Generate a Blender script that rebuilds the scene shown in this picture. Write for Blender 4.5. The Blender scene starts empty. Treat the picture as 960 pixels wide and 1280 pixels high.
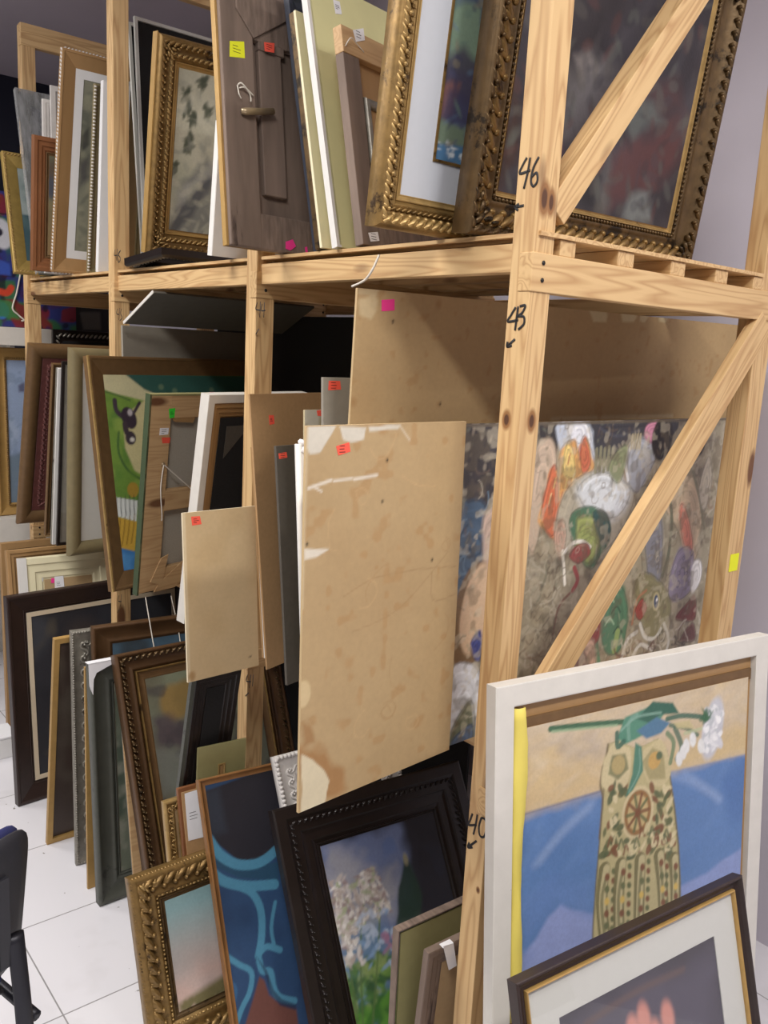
import bpy, bmesh, math, random
import numpy as np
from mathutils import Matrix, Vector
# A storage rack of pine beams full of stored paintings, seen from the end of an aisle.
# World: X runs along the rack front (towards the camera end = +X), Y goes into the rack, Z up.
# Level of the upper beams is z = 0, the middle deck is about z = -1.1, the floor z = -2.05.
C = bpy.context.scene.collection
sc = bpy.context.scene
PI = math.pi
ZU, ZM, ZF = .022, -1.08, -2.05

# ------------------------------------------------------------------ helpers
def lin(h):
    h = h.lstrip('#'); v = [int(h[i:i+2], 16)/255 for i in (0, 2, 4)]
    return tuple(x/12.92 if x <= .04045 else ((x+.055)/1.055)**2.4 for x in v)
def lrgb(r, g, b):
    return lin('%02x%02x%02x' % (r, g, b))

class MB:
    def __init__(s): s.v = []; s.f = []; s.sm = []
    def add(s, vs, fs, smooth=False):
        o = len(s.v); s.v += [tuple(p) for p in vs]; s.f += [tuple(i+o for i in f) for f in fs]; s.sm += [smooth]*len(fs)
    def box(s, x0, y0, z0, x1, y1, z1):
        s.add([(x0,y0,z0),(x1,y0,z0),(x1,y1,z0),(x0,y1,z0),(x0,y0,z1),(x1,y0,z1),(x1,y1,z1),(x0,y1,z1)],
              [(0,3,2,1),(4,5,6,7),(0,1,5,4),(1,2,6,5),(2,3,7,6),(3,0,4,7)])
    def prism(s, pts, y0, y1):           # outline in x,z (counter-clockwise seen from -y), from y0 (front) to y1
        n = len(pts); a = sum(pts[i][0]*pts[(i+1)%n][1]-pts[(i+1)%n][0]*pts[i][1] for i in range(n))
        if a < 0: pts = pts[::-1]
        s.add([(x,y0,z) for x,z in pts]+[(x,y1,z) for x,z in pts],
              [tuple(range(n)), tuple(range(2*n-1, n-1, -1))]+[(i, n+i, n+(i+1)%n, (i+1)%n) for i in range(n)])
    def ring(s, x0, z0, x1, z1, prof, smooth=False):   # mitred moulding; prof = (inset, y) from the outer back edge round to the inner back edge
        n = len(prof); vs = []
        for d, y in prof:
            vs += [(x0+d,y,z0+d),(x1-d,y,z0+d),(x1-d,y,z1-d),(x0+d,y,z1-d)]
        fs = []
        for i in range(n):
            j = (i+1) % n
            for k in range(4):
                l = (k+1) % 4
                fs.append((i*4+k, i*4+l, j*4+l, j*4+k))
        for k in range(4):              # separate verts per side keep the mitres crisp
            l = (k+1) % 4
            vv = []; ff = []
            for i in range(n): vv += [vs[i*4+k], vs[i*4+l]]
            for i in range(n):
                j = (i+1) % n
                ff.append((i*2, i*2+1, j*2+1, j*2))
            s.add(vv, ff, smooth)
    def ell(s, c, r, ang=0., nu=8, nv=4):   # ellipsoid, turned by ang in the x-z plane
        ca, sa = math.cos(ang), math.sin(ang); vs = []; fs = []
        for j in range(nv+1):
            t = PI*j/nv
            for i in range(nu):
                p = 2*PI*i/nu
                a, b, d = r[0]*math.sin(t)*math.cos(p), r[2]*math.sin(t)*math.sin(p), r[1]*math.cos(t)
                vs.append((c[0]+a*ca-b*sa, c[1]+d, c[2]+a*sa+b*ca))
        for j in range(nv):
            for i in range(nu):
                fs.append((j*nu+i, (j+1)*nu+i, (j+1)*nu+(i+1)%nu, j*nu+(i+1)%nu))
        s.add(vs, fs, True)
    def tube(s, pts, r, n=8, cap=True, flat=1.):
        pts = [Vector(p) for p in pts]; vs = []; fs = []; m = len(pts); up = None
        for i, p in enumerate(pts):
            t = (pts[min(i+1,m-1)]-pts[max(i-1,0)]).normalized()
            if up is None:
                up = Vector((0,0,1)) if abs(t.z) < .9 else Vector((1,0,0))
            a = (up-t*up.dot(t)).normalized(); b = t.cross(a); up = a
            rr = r[i] if isinstance(r, (list, tuple)) else r
            for k in range(n):
                q = 2*PI*k/n; vs.append(p+a*rr*math.cos(q)+b*rr*flat*math.sin(q))
        for i in range(m-1):
            for k in range(n):
                fs.append((i*n+k, i*n+(k+1)%n, (i+1)*n+(k+1)%n, (i+1)*n+k))
        if cap: fs += [tuple(range(n))[::-1], tuple((m-1)*n+k for k in range(n))]
        s.add(vs, fs, True)
    def build(s, name, mat, parent=None, label=None, bevel=0.):
        me = bpy.data.meshes.new(name); me.from_pydata(s.v, [], s.f); me.update()
        bm = bmesh.new(); bm.from_mesh(me); bmesh.ops.recalc_face_normals(bm, faces=bm.faces); bm.to_mesh(me); bm.free()
        me.polygons.foreach_set('use_smooth', s.sm)
        o = bpy.data.objects.new(name, me); C.objects.link(o)
        if mat: me.materials.append(mat)
        if parent: o.parent = parent
        if label: o['label'] = label
        if bevel:
            b = o.modifiers.new('bevel', 'BEVEL'); b.width = bevel; b.segments = 2; b.limit_method = 'ANGLE'
        return o

def smooth_path(pts, n=6):
    P = [Vector(p) for p in pts]; out = []
    for i in range(len(P)-1):
        a, b, c, d = P[max(i-1,0)], P[i], P[i+1], P[min(i+2,len(P)-1)]
        for k in range(n):
            t = k/n
            out.append(.5*((2*b)+(c-a)*t+(2*a-5*b+4*c-d)*t*t+(3*b-a-3*c+d)*t**3))
    return out+[P[-1]]

def closed(pts, n=4):                  # a closed smooth outline through the points
    m = len(pts); out = []
    for i in range(m):
        a, b, c, d = (Vector(pts[(i+k) % m]) for k in (-1, 0, 1, 2))
        for k in range(n):
            t = k/n; p = .5*((2*b)+(c-a)*t+(2*a-5*b+4*c-d)*t*t+(3*b-a-3*c+d)*t**3); out.append((p.x, p.y))
    return out
def tag(o, label=None, cat=None, group=None, kind=None):
    if label: o['label'] = label
    if cat: o['category'] = cat
    if group: o['group'] = group
    if kind: o['kind'] = kind
    return o

# ------------------------------------------------------------------ materials
def newmat(name):
    m = bpy.data.materials.new(name); m.use_nodes = True
    nt = m.node_tree; b = nt.nodes['Principled BSDF']
    return m, nt, b
def N(nt, t, **kw):
    n = nt.nodes.new(t)
    for k, v in kw.items(): setattr(n, k, v)
    return n
def mix(nt, fac, a, b, blend='MIX'):
    n = N(nt, 'ShaderNodeMix', data_type='RGBA', blend_type=blend)
    for s, v in ((n.inputs[0], fac), (n.inputs[6], a), (n.inputs[7], b)):
        if hasattr(v, 'is_linked') or isinstance(v, bpy.types.NodeSocket): nt.links.new(v, s)
        else: s.default_value = v if isinstance(v, (int, float)) else (*v[:3], 1)
    return n.outputs[2]
def noise(nt, scale, detail=3, vec=None, rough=.55):
    n = N(nt, 'ShaderNodeTexNoise'); n.inputs['Scale'].default_value = scale; n.inputs['Detail'].default_value = detail
    n.inputs['Roughness'].default_value = rough
    if vec is not None: nt.links.new(vec, n.inputs['Vector'])
    return n.outputs['Fac']
def ramp(nt, fac, a, b):
    r = N(nt, 'ShaderNodeMapRange'); r.inputs[1].default_value = a; r.inputs[2].default_value = b
    nt.links.new(fac, r.inputs[0]); return r.outputs[0]
def objvec(nt, scale=(1,1,1), rnd=True):
    tc = N(nt, 'ShaderNodeTexCoord'); mp = N(nt, 'ShaderNodeMapping'); mp.inputs['Scale'].default_value = scale
    nt.links.new(tc.outputs['Object'], mp.inputs['Vector'])
    if rnd:
        oi = N(nt, 'ShaderNodeObjectInfo'); ml = N(nt, 'ShaderNodeMath', operation='MULTIPLY'); ml.inputs[1].default_value = 7.3
        nt.links.new(oi.outputs['Random'], ml.inputs[0]); nt.links.new(ml.outputs[0], mp.inputs['Location'])
    return mp.outputs['Vector']
def bump(nt, b, h, st=.2, dist=.002):
    n = N(nt, 'ShaderNodeBump'); n.inputs['Strength'].default_value = st; n.inputs['Distance'].default_value = dist
    nt.links.new(h, n.inputs['Height']); nt.links.new(n.outputs[0], b.inputs['Normal'])

def m_plain(name, col, rough=.6, metal=0., var=.15, scale=30, bmp=.1, wear=None, wear_at=.62, aniso=(1,1,1)):
    m, nt, b = newmat(name); v = objvec(nt, aniso)
    f = noise(nt, scale, 4, v)
    dark = tuple(c*(1-var*1.6) for c in col); lite = tuple(min(1, c*(1+var)) for c in col)
    c = mix(nt, f, dark, lite)
    if wear is not None:
        w = noise(nt, 11, 6, v, .7); c = mix(nt, ramp(nt, w, wear_at, wear_at+.06), c, wear)
    nt.links.new(c, b.inputs['Base Color'])
    b.inputs['Roughness'].default_value = rough; b.inputs['Metallic'].default_value = metal
    if bmp: bump(nt, b, f, bmp)
    return m

def m_pine(name, light, dark, knots=(), along='x'):
    m, nt, b = newmat(name)
    tc = N(nt, 'ShaderNodeTexCoord'); oi = N(nt, 'ShaderNodeObjectInfo')
    mp = N(nt, 'ShaderNodeMapping'); mp.inputs['Scale'].default_value = (.9, 14, 14) if along == 'x' else (14, 14, .9)
    ml = N(nt, 'ShaderNodeVectorMath', operation='SCALE'); ml.inputs[0].default_value = (9.1, 3.7, 5.3)
    nt.links.new(oi.outputs['Random'], ml.inputs['Scale']); nt.links.new(ml.outputs[0], mp.inputs['Location'])
    nt.links.new(tc.outputs['Object'], mp.inputs['Vector'])
    nz = N(nt, 'ShaderNodeTexNoise'); nz.inputs['Scale'].default_value = 1.1; nz.inputs['Detail'].default_value = 2
    nt.links.new(mp.outputs[0], nz.inputs['Vector'])
    w = N(nt, 'ShaderNodeMath', operation='MULTIPLY'); w.inputs[1].default_value = 26; nt.links.new(nz.outputs['Fac'], w.inputs[0])
    fr = N(nt, 'ShaderNodeMath', operation='PINGPONG'); fr.inputs[1].default_value = 1; nt.links.new(w.outputs[0], fr.inputs[0])
    fine = noise(nt, 5, 5, mp.outputs[0])
    c = mix(nt, ramp(nt, fr.outputs[0], .35, 1.0), light, tuple(l*.45+d*.55 for l, d in zip(light, dark)))
    c = mix(nt, ramp(nt, fine, .5, .85), c, tuple(l*.7+d*.3 for l, d in zip(light, dark)))
    h = w.outputs[0]
    for (x, y, z, r, st) in knots:       # knots at known places
        sv = N(nt, 'ShaderNodeVectorMath', operation='SUBTRACT'); sv.inputs[1].default_value = (x, y, z)
        nt.links.new(tc.outputs['Object'], sv.inputs[0])
        sm = N(nt, 'ShaderNodeVectorMath', operation='MULTIPLY'); sm.inputs[1].default_value = (1/st, 1, 1) if along == 'x' else (1, 1, 1/st)
        nt.links.new(sv.outputs[0], sm.inputs[0])
        ln = N(nt, 'ShaderNodeVectorMath', operation='LENGTH'); nt.links.new(sm.outputs[0], ln.inputs[0])
        k = ramp(nt, ln.outputs['Value'], r*1.7, r*1.1)
        c = mix(nt, k, c, tuple(d*.8 for d in dark))
        k2 = ramp(nt, ln.outputs['Value'], r*.9, r*.6)
        c = mix(nt, k2, c, (.09, .035, .015))
    vo = N(nt, 'ShaderNodeTexVoronoi'); vo.inputs['Scale'].default_value = 1
    mp2 = N(nt, 'ShaderNodeMapping'); mp2.inputs['Scale'].default_value = (2.6, 8, 8) if along == 'x' else (8, 8, 2.6)
    nt.links.new(ml.outputs[0], mp2.inputs['Location']); nt.links.new(tc.outputs['Object'], mp2.inputs['Vector'])
    nt.links.new(mp2.outputs[0], vo.inputs['Vector'])
    c = mix(nt, ramp(nt, vo.outputs['Distance'], .16, .10), c, (.16, .07, .03))
    nt.links.new(c, b.inputs['Base Color']); b.inputs['Roughness'].default_value = .62
    bump(nt, b, fine, .12, .001)
    return m

def m_paint(name, rough=.5, bmp=.25, scale=140, var=.12):
    m, nt, b = newmat(name)
    at = N(nt, 'ShaderNodeAttribute', attribute_name='Col')
    f = noise(nt, scale, 4, objvec(nt)); g = noise(nt, 18, 4, objvec(nt))
    c = mix(nt, 1., at.outputs['Color'], mix(nt, f, (1-var,)*3, (1+var,)*3), 'MULTIPLY')
    c = mix(nt, 1., c, mix(nt, g, (1-var*.7,)*3, (1+var*.7,)*3), 'MULTIPLY')
    nt.links.new(c, b.inputs['Base Color']); b.inputs['Roughness'].default_value = rough
    if bmp: bump(nt, b, f, bmp, .0012)
    return m

def m_glass(name):
    m = bpy.data.materials.new(name); m.use_nodes = True; nt = m.node_tree; nt.nodes.clear()
    o = N(nt, 'ShaderNodeOutputMaterial'); t = N(nt, 'ShaderNodeBsdfTransparent'); g = N(nt, 'ShaderNodeBsdfGlossy')
    g.inputs['Roughness'].default_value = .02
    mx = N(nt, 'ShaderNodeMixShader'); mx.inputs[0].default_value = .05; nt.links.new(t.outputs[0], mx.inputs[1]); nt.links.new(g.outputs[0], mx.inputs[2])
    nt.links.new(mx.outputs[0], o.inputs[0]); return m

def m_film(name):                        # milky plastic wrap
    m = bpy.data.materials.new(name); m.use_nodes = True; nt = m.node_tree; nt.nodes.clear()
    o = N(nt, 'ShaderNodeOutputMaterial'); t = N(nt, 'ShaderNodeBsdfTransparent'); p = N(nt, 'ShaderNodeBsdfPrincipled')
    p.inputs['Base Color'].default_value = (.45, .46, .47, 1); p.inputs['Roughness'].default_value = .25
    f = ramp(nt, noise(nt, 9, 4, objvec(nt, (4, 1, 1))), .35, .7)
    ml = N(nt, 'ShaderNodeMath', operation='MULTIPLY_ADD'); ml.inputs[1].default_value = .45; ml.inputs[2].default_value = .3; nt.links.new(f, ml.inputs[0])
    mx = N(nt, 'ShaderNodeMixShader'); nt.links.new(ml.outputs[0], mx.inputs[0]); nt.links.new(t.outputs[0], mx.inputs[1]); nt.links.new(p.outputs[0], mx.inputs[2])
    nt.links.new(mx.outputs[0], o.inputs[0]); return m

PL, PD = lrgb(214, 180, 130), lrgb(162, 114, 68)
M = {
 'pine': m_pine('pine wood', PL, PD),
 'pine_raw': m_pine('raw stretcher wood', lrgb(200, 166, 122), lrgb(172, 132, 90)),
 'gilt': m_plain('worn gilding', lrgb(146, 116, 68), .42, .5, .4, 45, .4, lrgb(66, 48, 28), .58),
 'gilt_light': m_plain('bright gilding', lrgb(186, 154, 98), .4, .45, .3, 45, .3, lrgb(104, 80, 46), .6),
 'gilt_dark': m_plain('dark old gilding', lrgb(104, 82, 52), .42, .5, .4, 45, .4, lrgb(44, 34, 22), .54),
 'gold_paint': m_plain('gold painted wood', lrgb(182, 146, 86), .5, .2, .15, 30, .1),
 'bronze': m_plain('bronze brown wood', lrgb(116, 88, 56), .5, .15, .2, 35, .12, aniso=(1,1,1)),
 'olive': m_plain('olive grey wood', lrgb(128, 116, 84), .55, .05, .15, 30, .1),
 'silver': m_plain('tarnished silver leaf', lrgb(146, 142, 132), .4, .35, .3, 45, .25, lrgb(70, 60, 50), .6),
 'greygreen': m_plain('grey green wood', lrgb(84, 86, 78), .5, .1, .2, 28, .12, lrgb(52, 52, 48), .62),
 'black': m_plain('black lacquered wood', lrgb(34, 26, 24), .35, 0, .3, 40, .1, lrgb(60, 48, 40), .68),
 'darkbrown': m_plain('dark brown wood', lrgb(50, 36, 32), .38, 0, .25, 30, .1, aniso=(1,1,1)),
 'oldwood': m_plain('old grey brown wood', lrgb(134, 116, 104), .75, 0, .45, 16, .3, lrgb(150, 132, 116), .64, (6,1,1)),
 'oldwood_z': m_plain('old grey brown board', lrgb(132, 114, 102), .75, 0, .5, 16, .35, lrgb(72, 58, 52), .58, (1,1,.15)),
 'midbrown': m_plain('brown stained wood', lrgb(132, 84, 50), .5, 0, .2, 24, .1, aniso=(1,1,.2)),
 'tanwood': m_plain('tan veneer', lrgb(168, 132, 88), .5, 0, .12, 24, .08, aniso=(1,1,.15)),
 'maroon': m_plain('maroon carved liner', lrgb(112, 66, 62), .5, .1, .35, 60, .5, lrgb(150, 110, 90), .66),
 'white': m_plain('white painted wood', lrgb(226, 224, 220), .5, 0, .05, 20, .06),
 'white_worn': m_plain('worn white paint', lrgb(216, 212, 204), .65, 0, .07, 24, .15, lrgb(150, 138, 120), .68),
 'white_beads': m_plain('white lacquer', lrgb(214, 210, 206), .45, 0, .1, 30, .1),
 'cream': m_plain('pale cream paint', lrgb(238, 230, 194), .55, 0, .05, 18, .06),
 'palegreen': m_plain('pale yellow green paint', lrgb(222, 218, 164), .5, 0, .06, 14, .06),
 'olivegreen': m_plain('pale olive paint', lrgb(152, 146, 100), .6, 0, .08, 40, .08),
 'blueblack': m_plain('blue black lacquer', lrgb(44, 50, 64), .4, 0, .2, 30, .06),
 'card': m_plain('brown cardboard', lrgb(180, 152, 112), .85, 0, .08, 60, .12),
 'card_light': m_plain('pale cardboard', lrgb(190, 166, 126), .85, 0, .08, 70, .15),
 'fibre': m_plain('orange brown hardboard', lrgb(176, 140, 98), .8, 0, .1, 90, .12),
 'darkcard': m_plain('dark grey board', lrgb(84, 78, 70), .8, 0, .12, 70, .15, lrgb(112, 100, 84), .7),
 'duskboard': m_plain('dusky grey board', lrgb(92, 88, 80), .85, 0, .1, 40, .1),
 'greyboard': m_plain('grey board', lrgb(146, 140, 128), .8, 0, .08, 40, .1),
 'linen': m_plain('grey linen canvas back', lrgb(172, 166, 154), .9, 0, .08, 180, .3),
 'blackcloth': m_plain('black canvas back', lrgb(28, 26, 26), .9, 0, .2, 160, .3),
 'mat_grey': m_plain('pale grey mount card', lrgb(196, 200, 208), .8, 0, .02, 60, .03),
 'mat_white': m_plain('white mount card', lrgb(228, 228, 228), .8, 0, .02, 60, .03),
 'mat_cool': m_plain('off white mount card', lrgb(206, 206, 200), .8, 0, .03, 60, .03),
 'mat_cream': m_plain('cream slip', lrgb(206, 190, 164), .7, 0, .05, 40, .05),
 'paper': m_plain('white paper', lrgb(236, 236, 240), .8, 0, .03, 60, .03),
 'yellow_paper': m_plain('yellow tissue paper', lrgb(232, 214, 104), .7, 0, .08, 12, .1),
 'string': m_plain('white cotton string', lrgb(228, 222, 210), .9, 0, .1, 200, .2),
 'st_red': m_plain('coral price sticker', lrgb(244, 92, 72), .7, 0, .03, 30, 0),
 'st_pink': m_plain('pink price sticker', lrgb(246, 60, 150), .7, 0, .03, 30, 0),
 'st_yellow': m_plain('yellow price sticker', lrgb(236, 240, 40), .7, 0, .03, 30, 0),
 'st_green': m_plain('green price sticker', lrgb(60, 220, 60), .7, 0, .03, 30, 0),
 'ink': m_plain('black marker ink', (.012, .011, .012), .6, 0, .05, 30, 0),
 'steel': m_plain('dull steel', lrgb(60, 58, 56), .4, .8, .1, 30, 0),
 'brass': m_plain('pale metal peg', lrgb(176, 156, 124), .35, .5, .15, 30, 0),
 'paint': m_paint('oil paint', .5, .3),
 'paint_gloss': m_paint('varnished oil paint', .32, .25),
 'board_paint': m_paint('stained board', .85, .12, 90, .08),
 'print': m_paint('printed paper', .6, 0, 140, .03),
 'yellowgold': m_plain('yellow gilding', lrgb(178, 150, 84), .45, .4, .2, 40, .2),
 'brownscoop': m_plain('polished brown wood', lrgb(92, 66, 42), .4, .15, .25, 24, .12),
 'goldbrown': m_plain('gold brown wood', lrgb(150, 106, 62), .45, .2, .2, 30, .1),
 'glass': m_glass('picture glass'), 'film': m_film('plastic wrap'),
 'plastic': m_plain('black chair plastic', lrgb(44, 44, 50), .5, 0, .1, 200, .1),
 'blue_fabric': m_plain('navy chair fabric', lrgb(40, 44, 92), .9, 0, .15, 220, .3),
 'tube': m_plain('black chair tube', lrgb(36, 36, 44), .4, .3, .1, 40, 0),
}

# ------------------------------------------------------------------ painted surfaces
class Art:                               # a grid of colours over a flat surface, painted in metres (x right, z up)
    def __init__(s, x0, z0, x1, z1, res):
        s.x0, s.z0, s.x1, s.z1 = x0, z0, x1, z1; s.res = res
        s.nx = max(8, int((x1-x0)/res)+1); s.nz = max(8, int((z1-z0)/res)+1)
        s.X, s.Z = np.meshgrid(np.linspace(x0, x1, s.nx), np.linspace(z0, z1, s.nz))
        s.c = np.zeros((s.nz, s.nx, 3)); s.rng = np.random.RandomState(7)
    def fill(s, col): s.c[:] = lrgb(*col)
    def _put(s, a, col): s.c += (np.array(lrgb(*col))-s.c)*np.clip(a, 0, 1)[..., None]
    def fade(s, top, bot, t0=0., t1=1.):   # a painted passage from one colour to another
        t = np.clip(((s.Z-s.z0)/(s.z1-s.z0)-t0)/(t1-t0), 0, 1)[..., None]
        s.c = np.array(lrgb(*bot))*(1-t)+np.array(lrgb(*top))*t
    def poly(s, pts, col, soft=.004, a=1., wob=0.):
        X, Z = s.X, s.Z
        if wob: X = X+wob*(s.noise(.05)-.5)*2; Z = Z+wob*(s.noise(.05)-.5)*2
        ins = np.zeros(X.shape, bool); d = np.full(X.shape, 1e9); n = len(pts)
        for i in range(n):
            (ax, az), (bx, bz) = pts[i], pts[(i+1)%n]
            if az != bz: ins ^= ((az > Z) != (bz > Z)) & (X < (bx-ax)*(Z-az)/(bz-az)+ax)
            l = (bx-ax)**2+(bz-az)**2+1e-12; t = np.clip(((X-ax)*(bx-ax)+(Z-az)*(bz-az))/l, 0, 1)
            d = np.minimum(d, np.hypot(X-ax-t*(bx-ax), Z-az-t*(bz-az)))
        s._put(a*np.clip(.5+np.where(ins, d, -d)/max(soft, s.res), 0, 1), col)
    def stroke2(s, pts, w, col, a=1.):     # a plain polyline
        d = np.full(s.X.shape, 1e9); x0 = min(p[0] for p in pts)-w; x1 = max(p[0] for p in pts)+w
        i0 = max(0, int((x0-s.x0)/(s.x1-s.x0)*(s.nx-1))); i1 = min(s.nx, int((x1-s.x0)/(s.x1-s.x0)*(s.nx-1))+2)
        if i1 <= i0: return
        X, Z = s.X[:, i0:i1], s.Z[:, i0:i1]; d = np.full(X.shape, 1e9)
        for (ax, az), (bx, bz) in zip(pts[:-1], pts[1:]):
            l = (bx-ax)**2+(bz-az)**2+1e-12; t = np.clip(((X-ax)*(bx-ax)+(Z-az)*(bz-az))/l, 0, 1)
            d = np.minimum(d, np.hypot(X-ax-t*(bx-ax), Z-az-t*(bz-az)))
        s.c[:, i0:i1] += (np.array(lrgb(*col))-s.c[:, i0:i1])*(a*np.clip(.5+(w/2-d)/s.res, 0, 1))[..., None]
    def ell(s, c, rx, rz, col, rot=0., soft=.004, a=1.):
        ca, sa = math.cos(rot), math.sin(rot)
        u = ((s.X-c[0])*ca+(s.Z-c[1])*sa)/rx; v = (-(s.X-c[0])*sa+(s.Z-c[1])*ca)/rz
        s._put(a*np.clip(.5+(1-np.hypot(u, v))*min(rx, rz)/max(soft, s.res), 0, 1), col)
    def stroke(s, pts, w, col, a=1., soft=.003):
        if len(pts) > 2:
            pts = [(p[0], p[2]) for p in smooth_path([(x, 0, z) for x, z in pts], 4)]
        d = np.full(s.X.shape, 1e9)
        for (ax, az), (bx, bz) in zip(pts[:-1], pts[1:]):
            l = (bx-ax)**2+(bz-az)**2+1e-12; t = np.clip(((s.X-ax)*(bx-ax)+(s.Z-az)*(bz-az))/l, 0, 1)
            d = np.minimum(d, np.hypot(s.X-ax-t*(bx-ax), s.Z-az-t*(bz-az)))
        s._put(a*np.clip(.5+(w/2-d)/max(soft, s.res), 0, 1), col)
    def noise(s, scale, oct=2):
        out = np.zeros(s.X.shape); amp = 1.; tot = 0
        for o in range(oct):
            k = scale/(2**o); gx = int((s.x1-s.x0)/k)+3; gz = int((s.z1-s.z0)/k)+3
            g = s.rng.rand(gz, gx); fx = (s.X-s.x0)/k; fz = (s.Z-s.z0)/k
            ix = fx.astype(int); iz = fz.astype(int); tx = fx-ix; tz = fz-iz; tx = tx*tx*(3-2*tx); tz = tz*tz*(3-2*tz)
            out += amp*((g[iz,ix]*(1-tx)+g[iz,ix+1]*tx)*(1-tz)+(g[iz+1,ix]*(1-tx)+g[iz+1,ix+1]*tx)*tz); tot += amp; amp *= .5
        return out/tot
    def mottle(s, scale, col, at=.5, soft=.2, a=.7): s._put(a*np.clip((s.noise(scale)-at)/soft, 0, 1), col)
    def dabs(s, n, cols, size, box=None, rot=None, a=.8, seed=1, ratio=.45):
        r = random.Random(seed); bx = box or (s.x0, s.z0, s.x1, s.z1)
        for _ in range(n):
            s.ell((r.uniform(bx[0], bx[2]), r.uniform(bx[1], bx[3])), size*r.uniform(.5, 1.4), size*ratio*r.uniform(.5, 1.4), r.choice(cols),
                  r.uniform(0, PI) if rot is None else rot+r.gauss(0, .4), size*.3, a)
    def squiggles(s, n, cols, length, w, box=None, a=.7, seed=1):
        r = random.Random(seed); bx = box or (s.x0, s.z0, s.x1, s.z1)
        for _ in range(n):
            x, z = r.uniform(bx[0], bx[2]), r.uniform(bx[1], bx[3]); t = r.uniform(0, 2*PI); k = r.gauss(0, .9); pts = [(x, z)]
            for _ in range(5):
                x += math.cos(t)*length/5; z += math.sin(t)*length/5; t += k+r.gauss(0, .25); pts.append((x, z))
            s.stroke(pts, w*r.uniform(.6, 1.5), r.choice(cols), a)
    def build(s, name, y, mat, parent, back=.003, back_col=(120, 100, 76), label=None, edge_col=None):
        nx, nz = s.nx, s.nz; n = nx*nz
        v = np.stack([s.X.ravel(), np.full(n, y), s.Z.ravel()], 1)
        i = np.arange(n).reshape(nz, nx)
        f = np.stack([i[:-1,:-1], i[:-1,1:], i[1:,1:], i[1:,:-1]], -1).reshape(-1, 4)
        k = [(s.x0, z) for z in ()] ; o = n
        ring = [(s.x0,s.z0),(s.x1,s.z0),(s.x1,s.z1),(s.x0,s.z1)]
        ex = np.array([(x, y, z) for x, z in ring]+[(x, y+back, z) for x, z in ring])
        fs = [tuple(q) for q in f.tolist()]+[(o+a, o+4+a, o+4+(a+1)%4, o+(a+1)%4) for a in range(4)]+[(o+7, o+6, o+5, o+4)]
        me = bpy.data.meshes.new(name); me.from_pydata(np.vstack([v, ex]).tolist(), [], fs); me.update()
        ca = me.color_attributes.new('Col', 'FLOAT_COLOR', 'POINT')
        col = np.ones((n+8, 4), np.float32); col[:n, :3] = np.clip(s.c.reshape(-1, 3), 0, 1); col[n:, :3] = lrgb(*(edge_col or back_col))
        ca.data.foreach_set('color', col.ravel())
        ob = bpy.data.objects.new(name, me); C.objects.link(ob); me.materials.append(mat); ob.parent = parent
        if label: ob['label'] = label
        return ob

# ------------------------------------------------------------------ picture building blocks
def place(name, pose, label, cat, group=None):
    # pose: bottom left corner of the face, turn about z, lean, width, height, thickness; local x right, y back, z up
    bx, by, bz, ph, th, W, H, T = pose; ph = math.radians(ph); th = math.radians(th)
    b = Vector((math.sin(ph), math.cos(ph), 0)); h = Vector((math.cos(ph), -math.sin(ph), 0))
    u = Vector((0,0,1))*math.cos(th)+h*math.sin(th); n = b.cross(u)
    o = bpy.data.objects.new(name, None); C.objects.link(o); o.empty_display_size = .05
    o.matrix_world = Matrix(((b.x,-n.x,u.x,bx),(b.y,-n.y,u.y,by),(b.z,-n.z,u.z,bz),(0,0,0,1)))
    tag(o, label, cat, group)
    return o, W, H, T

PROF = {   # (inset, depth) fractions of frame width and thickness; depth 0 is the front
 'flat': [(0,1),(0,.06),(.03,0),(.97,0),(1,.06),(1,1)],
 'box': [(0,1),(0,.03),(.06,0),(.94,0),(1,.03),(1,1)],
 'baroque': [(0,1),(0,.3),(.04,.14),(.1,.03),(.18,0),(.26,.05),(.34,.22),(.46,.36),(.58,.4),(.68,.36),(.74,.27),(.8,.27),(.85,.42),(.92,.5),(1,.6),(1,1)],
 'scoop': [(0,1),(0,.1),(.05,.02),(.1,0),(.15,.06),(.2,.16),(.34,.34),(.5,.46),(.66,.5),(.76,.44),(.82,.38),(.87,.46),(.93,.55),(1,.66),(1,1)],
 'step': [(0,1),(0,.08),(.05,0),(.28,0),(.33,.14),(.4,.18),(.6,.2),(.64,.34),(.72,.4),(.86,.42),(.9,.54),(1,.62),(1,1)],
 'cove': [(0,1),(0,.06),(.08,0),(.2,0),(.26,.1),(.36,.28),(.52,.42),(.7,.48),(.86,.46),(.92,.5),(1,.6),(1,1)],
 'round': [(0,1),(0,.5),(.06,.28),(.16,.1),(.3,.02),(.45,0),(.62,.06),(.8,.22),(.93,.42),(1,.6),(1,1)],
 'slant': [(0,1),(0,.05),(.05,0),(.15,0),(.2,.1),(.9,.5),(1,.55),(1,1)],
}
def moulding(root, W, H, T, fw, prof, mat, name='frame', inset=0., y0=0., label=None, smooth=False):
    mb = MB(); mb.ring(inset, inset, W-inset, H-inset, [(d*fw, y0+y*T) for d, y in PROF[prof]], smooth)
    return mb.build(name, mat, root, label)
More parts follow.
